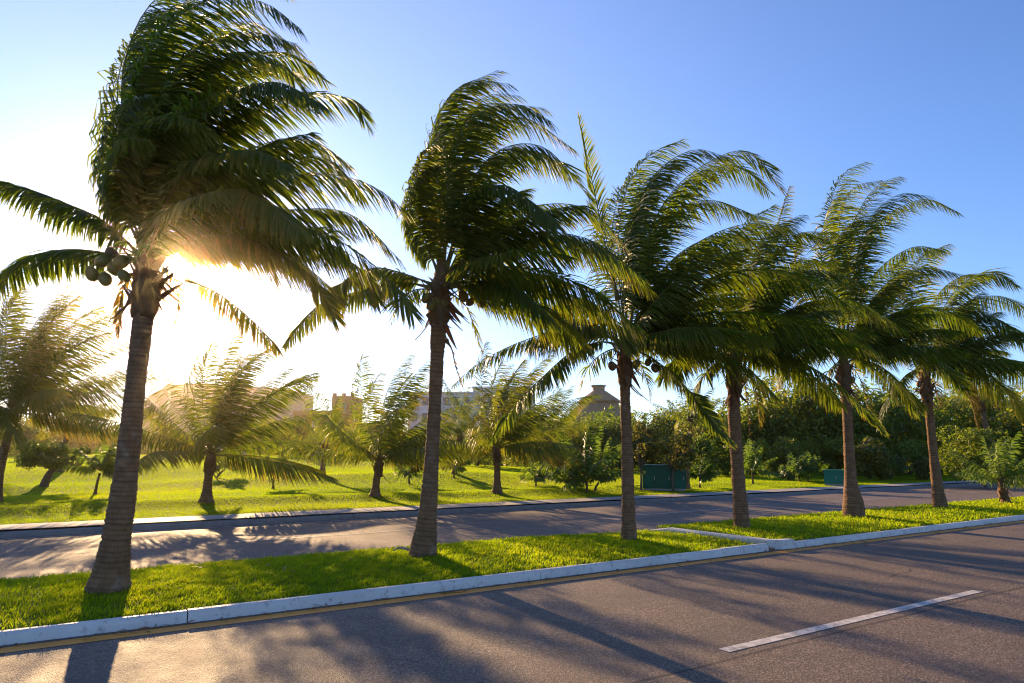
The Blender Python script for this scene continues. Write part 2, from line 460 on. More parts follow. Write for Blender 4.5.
# cross kerb that closes the second stretch of median, with its rounded corner
a = Acc()
pth = [(11.30, KY0 + 0.055), (11.02, KY0 + 0.09), (10.90, KY0 + 0.22), (10.88, KY0 + 0.5), (10.86, 9.5), (10.85, 10.5), (10.84, MB - 0.1)]
rings = []
for k, (px, py) in enumerate(pth):
    p0, p1 = np.array(pth[max(0, k - 1)]), np.array(pth[min(len(pth) - 1, k + 1)])
    t = (p1 - p0) / np.linalg.norm(p1 - p0); nn = np.array([t[1], -t[0]])
    rings.append([(px + nn[0] * o, py + nn[1] * o, min(z, z * (1 - .55 * (k == len(pth) - 1)))) for o, z in ((0.095, -0.06), (0.095, 0.135), (0.07, 0.16), (-0.07, 0.16), (-0.095, 0.135), (-0.095, -0.06))])
a.loft(np.array(rings), True, 0, False)
tag(a.build('cross_kerb', M_KERB), kind='structure')
a = Acc()
a.box((10.64, KY0 + 0.02, -0.05), (10.79, KY0 + 0.5, 0.035))
tag(a.build('drain_gap', paint_mat("rusty_concrete", (0.22, 0.10, 0.06), (0.12, 0.09, 0.07))), kind='structure')

def stripe(name, x0, x1, y0, y1, m, z=0.004, n=1):
    return sheet(name, x0, x1, y0, y1, z, m, n, 1)
stripe('yellow_edge_line', -140, 300, 7.60, 7.80, M_YELLOW)
for x0 in (-14.0, -5.0, 5.0, 14.2, 23.5, 32.6):
    stripe('lane_line', x0, x0 + 4.75, 4.19, 4.31, M_WHITE_LINE)
for x0 in (-7.5, 3.0, 13.2, 23.0, 33, 43):
    stripe('far_lane_line', x0, x0 + 4.3, 14.32, 14.42, M_FADED)
stripe('far_edge_line', -140, 300, 17.32, 17.42, M_FADED)

# ------------------------------------------------------------------ grass
def grass(name, X, Y, Z, hgt, wid, lean=0.45, tint=None, straw=0.05):
    n = len(X)
    r = np.random.default_rng(n)
    an = r.uniform(0, 2 * math.pi, n)
    wx, wy = np.cos(an), np.sin(an)
    h = hgt * r.uniform(0.55, 1.25, n); w = wid * r.uniform(0.7, 1.3, n)
    la = r.uniform(0, 2 * math.pi, n); lm = lean * r.uniform(0.1, 1.3, n)
    lx = np.cos(la) * lm + 0.22 * RGT[0]; ly = np.sin(la) * lm + 0.22 * RGT[1]
    P = np.stack([X, Y, Z], -1)
    S = np.stack([wx, wy, np.zeros(n)], -1) * w[:, None] * 0.5
    mid = P + np.stack([lx * 0.35 * h, ly * 0.35 * h, 0.6 * h], -1)
    tip = P + np.stack([lx * h, ly * h, h * np.clip(1.05 - 0.35 * lm, 0.5, 1)], -1)
    v = np.stack([P - S, P + S, mid + S * 0.8, mid - S * 0.8, tip], 1).reshape(-1, 3)
    b = np.arange(n)[:, None] * 5
    t = np.clip(r.normal(0.35, 0.2, n), 0, 1) if tint is None else tint
    t = np.where(r.random(n) < straw, 1.0, t)
    a = Acc()
    a.add(v, b + np.array([0, 1, 2, 3]), b + np.array([3, 2, 4]), 0, np.repeat(t, 5))
    return tag(a.build(name, M_GRASS), kind='stuff')

def patchy(X, Y, s):
    return 0.5 + 0.25 * np.sin(X * s + 1.3 * np.sin(Y * s * 0.9)) + 0.25 * np.sin(Y * s * 1.3 + 1.7 * np.sin(X * s * 0.7 + 2))

def scatter(x0, x1, y0, y1, dens):
    n = int((x1 - x0) * (y1 - y0) * dens)
    return rng.uniform(x0, x1, n), rng.uniform(y0, y1, n)
gx, gy, gh, gw = [], [], [], []
for x0, x1, d, h, w in ((-5, 0, 2000, .065, .009), (0, 5, 3400, .062, .008), (5, 10.78, 2000, .065, .010), (11.06, 18, 1100, .068, .014), (18, 30, 600, .07, .02), (30, 70, 180, .075, .035)):
    X, Y = scatter(x0, x1, KY1 + 0.005, MB + 0.03, d)
    gx.append(X); gy.append(Y); gh.append(np.full(len(X), h)); gw.append(np.full(len(X), w))
X, Y, hh, ww = map(np.concatenate, (gx, gy, gh, gw))
# tussocks: clump the height
cl = patchy(X, Y, 9.0) * 0.5 + patchy(X, Y, 23.0) * 0.5
grass('median_grass', X, Y, median_z(X, Y) - 0.01, hh * (0.35 + 1.1 * cl), ww, 0.7, np.clip(0.16 + 0.3 * patchy(X, Y, 1.1) + 0.5 * (cl - .4) + rng.normal(0, 0.15, len(X)), 0, 1))
gx, gy, gh, gw = [], [], [], []
for y0, y1, d, h, w in ((19.02, 23, 800, .045, .014), (23, 30, 520, .045, .02), (30, 45, 300, .045, .03), (45, 75, 100, .05, .055)):
    x0, x1 = -3 - (y0 - 19) * .1, 30 + y1 * 0.9
    X, Y = scatter(x0, x1, y0, y1, d)
    keep = (Y / np.maximum(X, .1) > 0.33) | (Y < 30)
    X, Y = X[keep], Y[keep]
    gx.append(X); gy.append(Y); gh.append(np.full(len(X), h)); gw.append(np.full(len(X), w))
X, Y, hh, ww = map(np.concatenate, (gx, gy, gh, gw))
grass('lawn_grass', X, Y, lawn_z(X, Y) - 0.01, hh * (0.8 + 0.3 * patchy(X, Y, 2.0)), ww, 0.6, np.clip(0.25 + 0.3 * patchy(X, Y, 0.35) + rng.normal(0, 0.06, len(X)), 0, 1), 0.0)

# ------------------------------------------------------------------ palms
WIND = RGT * 0.93 + HF * 0.25 + np.array([0, 0, 0.05])
WIND /= np.linalg.norm(WIND)
DOWN = np.array([0, 0, -1.0])
def unit(v): return v / (np.linalg.norm(v, axis=-1, keepdims=True) + 1e-9)

def resample(P, n):
    """smooth curve (Catmull-Rom) through P, n points evenly spaced"""
    P = np.asarray(P, float)
    Q = np.vstack([2 * P[0] - P[1], P, 2 * P[-1] - P[-2]])
    out = []
    for i in range(len(P) - 1):
        a, b, c, d = Q[i:i + 4]
        t = np.linspace(0, 1, 16, endpoint=False)[:, None]
        out.append(0.5 * (2 * b + (c - a) * t + (2 * a - 5 * b + 4 * c - d) * t ** 2 + (3 * b - a - 3 * c + d) * t ** 3))
    out = np.vstack(out + [P[-1:]])
    s = np.concatenate([[0], np.cumsum(np.linalg.norm(np.diff(out, axis=0), axis=1))])
    u = np.linspace(0, s[-1], n)
    return np.stack([np.interp(u, s, out[:, k]) for k in range(3)], -1), s[-1]

def frond(name, P, parent, origin, rs, leaf=0.66, n=64, start=0.12, wind=0.28, grav=0.85, roll=0.0, dry=0.0, width=0.036, rad=0.016, thin=0.0, seg=3, mats=None, open_=1.0):
    r = np.random.default_rng(rs)
    C, length = resample(P, 26)
    T = unit(np.gradient(C, axis=0))
    h = C[-1] - C[0]; h[2] = 0
    h = h / (np.linalg.norm(h) + 1e-6) * min(1, np.linalg.norm(h) / (0.3 * length))
    ref = np.array([0, 0, 1.0]) - 0.75 * h
    N = unit(ref - (T @ ref)[:, None] * T)
    S = np.cross(T, N)
    rl = roll * np.linspace(0.3, 1, len(C))[:, None]
    N, S = N * np.cos(rl) + S * np.sin(rl), S * np.cos(rl) - N * np.sin(rl)
    acc = Acc()
    rr = rad * (1 - 0.88 * np.linspace(0, 1, len(C)) ** 0.8)
    rr[:4] *= np.array([3.2, 2.3, 1.6, 1.15])
    acc.tube(C, rr, 5, mat=1, tint=min(1, 0.15 + dry))
    for sd in (-1, 1):
        s = np.linspace(start, 0.995, n) + r.normal(0, 0.3 / n, n)
        if thin: s = s[r.random(n) > thin]
        s = np.clip(s, 0, 0.999); k = len(s)
        f = s * (len(C) - 1); i = np.clip(f.astype(int), 0, len(C) - 2); fr = (f - i)[:, None]
        lerp = lambda A: A[i] * (1 - fr) + A[i + 1] * fr
        p, t, nn, ss = lerp(C), unit(lerp(T)), unit(lerp(N)), unit(lerp(S)) * sd
        u = (s - start) / (1 - start)
        L = leaf * np.interp(u, [0, 0.12, 0.4, 0.75, 1], [0.55, 0.85, 1.0, 0.78, 0.34]) * r.uniform(0.82, 1.12, k)
        ang = np.radians(np.interp(u, [0, 0.5, 1], [64, 54, 26]) + r.normal(0, 3.2, k)) * open_
        v = np.radians(r.normal(-24, 10, k))
        d = t * np.cos(ang)[:, None] + (ss * np.cos(v)[:, None] + nn * np.sin(v)[:, None]) * np.sin(ang)[:, None]
        gust = 0.5 + 0.5 * np.sin(u * 9 + r.uniform(0, 6)) + r.normal(0, 0.12, k)
        wb = wind * (0.75 + 0.5 * gust) * (0.55 + 1.0 * np.abs(t[:, 2])); gb = grav * r.uniform(0.7, 1.3, k)
        wv_n = unit(nn + r.normal(0, 0.25, (k, 3)))
        pts, dirs = [p], [unit(d)]
        for j in range(1, seg + 1):
            q = (j / seg) ** 1.15
            dj = unit(d + q * (wb[:, None] * WIND + gb[:, None] * DOWN) + r.normal(0, 0.035, (k, 3)))
            pts.append(pts[-1] + dj * (L / seg)[:, None]); dirs.append(dj)
        vv = []
        prof = np.interp(np.arange(seg + 1) / seg, [0, 0.25, 0.6, 1], [0.45, 1.0, 0.8, 0.0])
        wd = width * r.uniform(0.8, 1.15, k) * np.interp(u, [0, .5, 1], [0.9, 1, 0.6])
        for j in range(seg):
            wv = unit(np.cross(dirs[j], wv_n)) * (wd * prof[j] * 0.5)[:, None]
            vv += [pts[j] - wv, pts[j] + wv]
        vv.append(pts[seg])
        V = np.stack(vv, 1); K = V.shape[1]
        b = np.arange(k)[:, None] * K
        quads = np.concatenate([b + np.array([2 * j, 2 * j + 1, 2 * j + 3, 2 * j + 2]) for j in range(seg - 1)])
        tris = b + np.array([2 * seg - 2, 2 * seg - 1, 2 * seg])
        base_t = np.clip(0.14 + dry + r.normal(0, 0.10, k) + 0.06 * u, 0, 1)
        tt = np.repeat(base_t[:, None], K, 1)
        tt[:, -1] += r.uniform(0.05, 0.5, k); tt[:, -3:-1] += r.uniform(0, 0.15, (k, 1))
        acc.add(V.reshape(-1, 3), quads, tris, 0, np.clip(tt, 0, 1).ravel())
    return acc.build(name, mats or [M_FROND, M_RACHIS], parent, origin)

def blown(base, az, el, L, wind=0.9, grav=0.7, n=12):
    d = np.array([math.cos(az) * math.cos(el), math.sin(az) * math.cos(el), math.sin(el)])
    p = np.array(base, float); out = [p]
    for i in range(n):
        s = (i + 1) / n
        d = unit(d + (WIND * wind * (0.25 + s) + DOWN * grav * (0.15 + 1.2 * s)) / n)
        p = p + d * L / n; out.append(p)
    return np.array(out)

def palm_trunk(base, pts, radii, parent, rs, rings=64, sides=18):
    r = np.random.default_rng(rs)
    C, ln = resample(pts, rings * 4)
    C[0] = C[0] - np.array([0, 0, 0.06])
    rad = np.interp(np.linspace(0, 1, len(C)), np.linspace(0, 1, len(radii)), radii) if np.ndim(radii[0]) == 0 else np.interp(np.linspace(0, 1, len(C)), [q[0] for q in radii], [q[1] for q in radii])
    ph = np.cumsum(r.uniform(0.6, 1.4, len(C))) * 0.25
    saw = 1 - (ph % 1.0)
    rad = rad * (1 + 0.03 * np.convolve(r.normal(0, 1, len(C) + 14), np.ones(15) / 15, 'valid') * 3) * (1 + 0.045 * (saw - 0.5))
    T = unit(np.gradient(C, axis=0))
    A = unit(np.cross(T, np.array([1.0, 0.2, 0]))); B = np.cross(T, A)
    an = np.linspace(0, 2 * math.pi, sides, endpoint=False)
    lump = 1 + 0.03 * np.sin(an * 2 + r.uniform(0, 6)) + 0.025 * np.sin(an * 3 + r.uniform(0, 6))
    ringz = C[:, None] + rad[:, None, None] * lump[None, :, None] * (A[:, None] * np.cos(an)[None, :, None] + B[:, None] * np.sin(an)[None, :, None])
    ringz = ringz + r.normal(0, 0.0035, ringz.shape)
    acc = Acc(); acc.loft(ringz, True, 0, True, tint=saw)
    return acc.build('trunk', M_TRUNK, parent, base)

def husk(top, tr, parent, origin, rs, n=34, hang=0.35):
    """torn fibre sheaths and cut frond stubs round the neck of the trunk"""
    r = np.random.default_rng(rs); acc = Acc()
    for k in range(n):
        az = r.uniform(0, 2 * math.pi); o = np.array([math.cos(az), math.sin(az), 0])
        z0 = top[2] + r.uniform(-0.42, 0.30)
        p0 = np.array([top[0], top[1], z0]) + o * tr * 0.85
        up = r.random() < 0.5
        L = r.uniform(0.14, 0.34) if up else r.uniform(0.2, 0.5) * hang / 0.35
        d = o * r.uniform(0.35, 0.8) + np.array([0, 0, 1.0 if up else -1.0]) + WIND * 0.2
        pts = p0 + np.linspace(0, 1, 5)[:, None] * unit(d)[None] * L + (np.linspace(0, 1, 5) ** 2)[:, None] * (o * 0.08 + r.normal(0, 0.03, 3))
        side = np.cross(o, [0, 0, 1.0]); w = r.uniform(0.03, 0.075) * np.array([1, 1, 0.8, 0.5, 0.08]) * (1 if up else 0.7)
        v = np.stack([pts - side * w[:, None], pts + side * w[:, None], pts + side * w[:, None] + o * 0.015, pts - side * w[:, None] + o * 0.015], 1)
        acc.loft(v, True, 0, False, tint=np.full(5, r.uniform(0, 1)))
    an = np.linspace(0, 2 * math.pi, 14, endpoint=False)
    rg = []
    for q in np.linspace(0, 1, 9):
        rad = tr * (1.02 + 0.35 * math.sin(q * 2.6) - 0.55 * q ** 3)
        rg.append(np.stack([top[0] + np.cos(an) * rad * (1 + r.normal(0, 0.16, 14)), top[1] + np.sin(an) * rad * (1 + r.normal(0, 0.16, 14)), np.full(14, top[2] - 0.42 + 0.62 * q) + r.normal(0, 0.012, 14)], -1))
    acc.loft(np.array(rg), True, 0, True, tint=np.linspace(0.2, 0.8, 9))
    return acc.build('fibre_husk', M_HUSK, parent, origin)

def coconut(p, hub, rad, parent, origin, m, rs):
    r = np.random.default_rng(rs); acc = Acc()
    an = np.linspace(0, 2 * math.pi, 12, endpoint=False)
    ax = unit(np.array([r.normal(0, .7), r.normal(0, .7), 1.0])); e1 = unit(np.cross(ax, [1, 0, 0])); e2 = np.cross(ax, e1)
    rg = []
    for q in np.linspace(-1, 1, 9):
        rr = rad * math.sqrt(max(0.0, 1 - (q * 0.995) ** 2)) * (1 + 0.05 * (1 - q))
        rg.append(p + ax * q * rad * 1.4 + rr * (1 + 0.04 * np.cos(3 * an))[:, None] * (np.cos(an)[:, None] * e1 + np.sin(an)[:, None] * e2))
    acc.loft(np.array(rg), True, 0, True)
    e = p + ax * rad * 1.36; stalk, _ = resample([e, e * .6 + hub * .4 + np.array([0, 0, 0.07]), hub + np.array([0, 0, .02])], 8)
    acc.tube(stalk, np.linspace(0.007, 0.016, 8), 5)
    return acc.build('coconut', m, parent, origin)

def main_palm(base_px, trunk_px, radii_px, crown_px, fronds, nuts, label, seed, fill=12, L=3.2, leaf=0.68, n=66, z0=0.16, filldir=None, group='tall palms along the grass median'):
    r = np.random.default_rng(seed)
    base = gnd(*base_px, z=z0)
    dep = np.dot(base - C0, HF)
    root = empty('coconut_palm', base, label, 'palm tree', group)
    pts = [upright(x, y, base, 0) for x, y in trunk_px]; pts[0] = base
    pxm = dep / FPX
    ys = np.array([q[1] for q in trunk_px], float)
    rad = [((ys[0] - y) / (ys[0] - ys[-1]), q * pxm * (.92 if base_px[0] < 700 else .82)) for y, q in radii_px]
    palm_trunk(base, pts, rad, root, seed)
    top = pts[-1]; tr = rad[-1][1]
    husk(top, tr, root, base, seed + 1)
    hub = upright(*crown_px, base, 0)
    k = 0
    for fr in fronds:
        opt = fr[1] if isinstance(fr[1], dict) else {}
        px = fr[0]
        e = opt.get('e', r.uniform(-1.0, 1.0))
        m = len(px)
        P = [upright(x, y, base, e * (q / (m - 1)) ** 1.1) for q, (x, y) in enumerate(px)]
        if opt.get('hub', True): P[0] = hub + (P[0] - hub) * 0.6
        kw = {a_: b_ for a_, b_ in opt.items() if a_ not in ('e', 'hub')}
        kw.setdefault('leaf', leaf * r.uniform(0.9, 1.08)); kw.setdefault('n', n); kw.setdefault('roll', r.normal(0, 0.35)); kw.setdefault('dry', r.uniform(0, 0.12))
        frond('frond', P, root, base, seed * 100 + k, **kw); k += 1
    for q in range(fill):
        u = r.random()
        lo, hi = filldir or (5, 78)
        el = math.radians(lo + (hi - lo) * (q + u) / fill)
        waz = math.atan2(WIND[1], WIND[0])
        az = waz + (2.4 * ((q * 0.618) % 1.0) - 1.2) * 1.05
        P = blown(hub + r.normal(0, 0.04, 3), az, el, L * r.uniform(0.8, 1.0), 0.75, 0.8)
        frond('frond', P, root, base, seed * 100 + k, leaf=leaf * r.uniform(0.85, 1.0), n=int(n * 0.9), roll=r.normal(0, 0.4), dry=r.uniform(0, 0.1)); k += 1
    for q, (x, y, g) in enumerate(nuts):
        coconut(upright(x, y, base, r.uniform(-0.25, 0.05)), hub, 0.066 * r.uniform(0.85, 1.2), root, base, M_NUT_G if g else M_NUT_B, seed * 50 + q)
    # flower stalks and spathes in the heart of the crown
    acc = Acc()
    for q in range(7):
        d = unit(np.array([r.normal(0, .6), r.normal(0, .6), 1.0]))
        P = hub + np.linspace(0, 1, 5)[:, None] * d * r.uniform(0.3, 0.6) - np.array([0, 0, 0.15])
        acc.tube(P, [0.03, 0.028, 0.02, 0.012, 0.003], 6, tint=r.uniform(0, 1))
    acc.build('flower_stalk', M_HUSK, root, base)
    acc = Acc(); an = np.linspace(0, 2 * math.pi, 13, endpoint=False); rg = []
    for q in np.linspace(0, 1, 9):
        c = top * (1 - q) + (hub + np.array([0, 0, .42])) * q
        ra = tr * (1.15 - 0.8 * q ** 1.4) * (1 + r.normal(0, .17, 13))
        rg.append(c + np.stack([np.cos(an) * ra, np.sin(an) * ra, r.normal(0, .012, 13)], -1))
    acc.loft(np.array(rg), True, 0, True, tint=np.linspace(.9, .1, 9)); acc.build('crown_shaft', M_HUSK, root, base)
    return root

F = lambda *p, **o: (list(p), o)
main_palm((108, 589), [(108, 589), (116, 540), (125, 480), (134, 400), (140, 345), (147, 285)],
    [(589, 21), (580, 19), (560, 16), (540, 14), (480, 11.7), (400, 10), (345, 10.2), (285, 11)], (146, 262), [
    F((140, 255), (105, 222), (65, 203), (25, 188), (-20, 178), e=-.3, wind=.35, grav=.9, leaf=.5),
    F((135, 264), (100, 252), (60, 250), (25, 260), (-25, 296), e=.3, wind=.4, grav=.9, leaf=.5),
    F((143, 235), (126, 150), (122, 80), (136, 32), (168, 8), (205, -2), e=-.3, roll=.9, wind=.8, grav=.9),
    F((146, 235), (136, 140), (150, 60), (190, 18), (240, 10), e=.4, roll=.5),
    F((148, 235), (150, 140), (180, 62), (240, 32), (298, 44), e=-.7, roll=.4),
    F((150, 240), (165, 150), (205, 92), (262, 64), (312, 78), e=.8, roll=.2),
    F((150, 238), (158, 160), (188, 112), (240, 88), (300, 92), e=-1.0),
    F((152, 240), (195, 165), (248, 112), (305, 94), (352, 100), (368, 128), e=.3, roll=-.2),
    F((155, 245), (200, 185), (258, 146), (310, 140), (350, 165), e=1.2),
    F((155, 248), (208, 213), (259, 185), (318, 174), (368, 184), (408, 212), e=-.4, roll=-.2),
    F((158, 250), (220, 216), (285, 210), (350, 214), (402, 262), e=.9),
    F((158, 254), (214, 228), (270, 222), (330, 236), (385, 275), (412, 312), e=-1.0),
    F((158, 256), (220, 240), (280, 236), (335, 246), (378, 300), e=.5, dry=.25),
    F((155, 262), (205, 238), (255, 240), (300, 262), (345, 300), e=1.5, dry=.2),
    F((142, 240), (122, 190), (112, 150), (124, 110), (150, 95), e=-1.2, wind=.8, grav=1.6, leaf=.5),
    F((140, 240), (118, 200), (116, 170), (128, 140), (150, 140), e=-1.6, wind=.8, grav=1.6, leaf=.45),
    F((145, 240), (140, 180), (150, 135), (180, 118), (215, 130), e=-1.5, grav=.8),
    F((150, 242), (170, 195), (205, 160), (250, 150), (290, 165), e=-1.7),
    F((152, 246), (185, 205), (225, 190), (265, 200), (300, 232), e=-1.8, dry=.12),
    F((148, 238), (158, 110), (198, 42), (255, 22), (312, 62), e=1.6),
    F((144, 236), (126, 130), (128, 50), (160, -5), (225, -30), (285, -8), e=.7, roll=.5),
    F((145, 236), (136, 120), (156, 40), (208, 0), (262, 2), (302, 30), e=-1.1, roll=.2),
    F((147, 238), (152, 130), (190, 70), (240, 52), (285, 66), (308, 100), e=-.2),
    F((150, 240), (180, 150), (228, 98), (275, 82), (322, 104), e=-1.4),
    F((144, 236), (120, 120), (120, 70), (140, 30), (180, 22), e=1.3, wind=.8, grav=1.2),
    F((156, 250), (215, 200), (270, 166), (325, 158), (362, 196), e=.5),
    F((158, 256), (215, 235), (265, 246), (310, 275), (335, 318), e=-.5, dry=.15),
    F((148, 238), (168, 120), (222, 62), (285, 55), (325, 80), e=1.1),
    F((186, 280), (212, 290), (238, 308), (262, 330), (278, 350), e=-.2, hub=False, wind=.15, grav=1.2, leaf=.42, n=42, dry=.42, roll=0, rad=.012),
    F((138, 268), (126, 282), (120, 305), (118, 336), e=-.1, wind=.1, grav=1.2, leaf=.18, n=30, dry=.6),
    F((150, 262), (170, 272), (178, 300), (172, 330), e=.2, wind=.25, grav=1.2, leaf=.16, n=18, dry=.7),
    ], [(92, 274, 1), (105, 279, 1), (103, 261, 1), (114, 269, 1), (112, 254, 0), (121, 262, 1), (124, 276, 1)],
    'tallest coconut palm, leftmost on the median, with the sun low beside its husky crown', 11, fill=4, L=2.9, leaf=.72, n=165, filldir=(15, 85))

main_palm((423, 555), [(423, 555), (427, 520), (430.5, 480), (435, 400), (438, 340), (440, 300)],
    [(555, 14.5), (545, 13), (520, 10.2), (480, 7.6), (400, 6.6), (340, 8), (300, 9)], (441, 284), [
    F((440, 270), (428, 195), (432, 130), (455, 92), (498, 70), e=-.3, roll=.8),
    F((442, 270), (440, 190), (452, 130), (485, 104), (545, 108), e=.5, roll=.4),
    F((446, 270), (468, 190), (500, 150), (545, 148), (588, 196), e=-.4),
    F((446, 272), (472, 205), (500, 185), (530, 200), (556, 225), e=-1.5, roll=-.2),
    F((438, 270), (420, 225), (414, 190), (424, 155), (446, 140), e=-1.3, wind=.8, grav=1.5, leaf=.5),
    F((438, 268), (416, 220), (420, 175), (440, 165), e=-1.0, wind=.8, grav=1.5, leaf=.5),
    F((450, 274), (490, 225), (540, 205), (590, 210), (628, 248), e=.7),
    F((450, 276), (480, 250), (530, 232), (590, 240), (640, 275), e=-.6),
    F((455, 280), (495, 268), (545, 272), (594, 292), (640, 330), e=-.9, dry=.06),
    F((455, 284), (510, 280), (560, 290), (605, 315), (632, 352), e=1.2, dry=.1),
    F((455, 278), (510, 246), (565, 236), (615, 262), (650, 290), e=.2),
    F((428, 290), (395, 282), (355, 292), (318, 306), (284, 345), e=.3, wind=.25, grav=.8, leaf=.5, roll=.1),
    F((430, 286), (405, 274), (375, 268), (345, 280), (325, 310), e=-.6, wind=.3, grav=.8, leaf=.5),
    F((432, 292), (415, 290), (400, 300), (392, 322), e=-.8, wind=.15, grav=1.0, leaf=.45, n=34),
    F((452, 290), (490, 284), (520, 290), (550, 318), e=-1.4),
    F((444, 268), (455, 180), (480, 130), (525, 118), (575, 150), e=1.2),
    F((446, 268), (478, 175), (525, 150), (575, 175), e=1.6),
    F((442, 268), (430, 170), (440, 112), (468, 82), (510, 84), e=-.9, roll=.4),
    F((444, 268), (450, 165), (474, 118), (515, 104), (552, 122), e=-1.4),
    F((455, 286), (505, 292), (550, 312), (585, 350), e=.3, dry=.12),
    F((440, 268), (436, 180), (455, 120), (490, 95), (520, 96), e=.9, roll=.6),
    F((450, 295), (465, 305), (475, 330), (482, 352), e=0, wind=.15, grav=1.2, leaf=.25, n=26, dry=.3),
    F((446, 340), (452, 350), (456, 368), (466, 396), e=-.1, hub=False, wind=.1, grav=1.0, leaf=.12, n=14, dry=.75),
    ], [(437, 300, 1), (426, 298, 1), (444, 303, 1), (470, 302, 0), (481, 303, 1), (476, 292, 1), (463, 296, 1), (431, 305, 1)],
    'second tall palm from the left on the median, green nuts under its wind-swept crown', 22, fill=5, L=2.9, leaf=.80, n=155, filldir=(10, 80))

main_palm((629, 537), [(629, 537), (628, 500), (627, 450), (625, 400), (625, 365)],
    [(537, 8.5), (530, 7.6), (500, 6.6), (450, 6), (400, 5.3), (365, 6)], (626, 345), [
    F((618, 300), (605, 245), (594, 190), (579, 118), e=.2, hub=False, wind=.3, grav=.12, leaf=.5, open_=.6, dry=.22, n=64, width=.04, rad=.02, start=.05, roll=2.2),
    F((624, 330), (618, 250), (628, 185), (650, 155), (682, 140), e=.3, roll=1.1, dry=.12),
    F((624, 330), (622, 250), (640, 190), (672, 162), e=-.5, roll=.9, dry=.1),
    F((630, 330), (645, 245), (672, 192), (712, 160), (750, 152), (782, 190), e=-.3),
    F((634, 332), (650, 284), (702, 240), (759, 223), (828, 240), e=-.4),
    F((636, 336), (672, 300), (730, 272), (800, 276), (858, 312), e=-1.1),
    F((638, 340), (658, 318), (737, 312), (800, 318), (850, 332), e=-.8),
    F((636, 346), (680, 330), (740, 335), (800, 360), e=.9, dry=.1),
    F((634, 350), (655, 360), (685, 386), (708, 415), (733, 444), e=-.7, wind=.3, grav=.6, leaf=.4),
    F((618, 346), (600, 342), (572, 352), (548, 372), (515, 405), (490, 442), e=-.9, wind=.2, grav=.9, leaf=.52),
    F((618, 342), (595, 332), (562, 330), (520, 342), (480, 362), (452, 386), e=.8, wind=.25, grav=.9, leaf=.5),
    F((618, 340), (590, 322), (560, 322), (530, 345), e=-.6, wind=.3, grav=.9),
    F((622, 335), (596, 305), (570, 300), (545, 320), e=1.2, wind=.3, grav=.8),
    F((620, 348), (605, 352), (590, 365), (580, 388), e=-.3, wind=.2, grav=1.0, leaf=.4, n=34),
    F((630, 330), (640, 260), (668, 215), (710, 200), (755, 215), e=.9),
    F((632, 334), (670, 262), (725, 235), (785, 250), e=1.5),
    F((626, 330), (628, 240), (652, 178), (692, 150), (730, 158), e=-1.0, roll=.4),
    F((630, 330), (650, 230), (690, 178), (735, 166), (768, 190), e=1.2),
    F((624, 330), (612, 255), (618, 200), (640, 170), e=1.0, roll=.7, dry=.1),
    F((628, 350), (640, 362), (648, 385), (650, 400), e=.3, wind=.2, grav=1.2, leaf=.3, n=26, dry=.25),
    F((636, 345), (690, 345), (740, 362), (775, 395), e=.3),
    ], [(655, 368, 0), (648, 362, 1), (612, 366, 0), (636, 364, 1)],
    'third tall palm from the left on the median, with a thin upright unopened spear leaf', 33, fill=9, L=3.0, leaf=.92, n=160, filldir=(8, 76))

main_palm((742, 527), [(742, 527), (740, 500), (737, 460), (734, 410), (734, 375)],
    [(527, 9.8), (520, 9), (490, 7.6), (460, 7.2), (410, 7), (375, 7.4)], (735, 358), [
    F((745, 330), (765, 260), (778, 225), (790, 186), e=.6, roll=.6, leaf=.45),
    F((740, 330), (735, 270), (748, 225), (775, 205), e=.5, roll=.8),
    F((742, 340), (770, 290), (815, 270), (870, 285), e=-.9),
    F((742, 345), (790, 310), (850, 300), (905, 330), e=.6),
    F((742, 340), (762, 270), (795, 235), (835, 232), e=.2, roll=.3),
    F((740, 340), (745, 280), (765, 235), (800, 215), e=-.6, roll=.4),
    F((744, 352), (800, 330), (850, 336), (895, 365), e=-.8),
    F((744, 356), (790, 358), (840, 386), (886, 433), e=-.6, wind=.35, grav=.6, leaf=.42),
    F((742, 358), (780, 360), (815, 378), (840, 405), e=.8),
    F((728, 355), (705, 345), (682, 352), (664, 378), e=-.5, wind=.3, grav=.9),
    F((730, 350), (705, 320), (680, 318), (655, 340), e=.8, wind=.35, grav=.9),
    F((728, 358), (712, 366), (700, 385), (694, 410), e=.4, wind=.2, grav=1.0, leaf=.45),
    F((732, 345), (716, 300), (722, 262), (745, 250), e=-1.2, wind=.6, grav=.8),
    F((738, 345), (750, 295), (790, 262), (835, 262), e=1.4),
    F((740, 366), (752, 380), (758, 405), (760, 425), e=-.1, wind=.15, grav=1.2, leaf=.3, n=26, dry=.35),
    F((738, 370), (745, 385), (748, 410), (750, 440), e=.15, wind=.1, grav=1.2, leaf=.14, n=16, dry=.85),
    ], [(744, 380, 0), (728, 384, 0), (750, 374, 1)],
    'fourth tall palm on the median, rust-coloured dry sheath hanging down its trunk', 44, fill=11, L=2.8, leaf=.84, n=150, filldir=(10, 74))

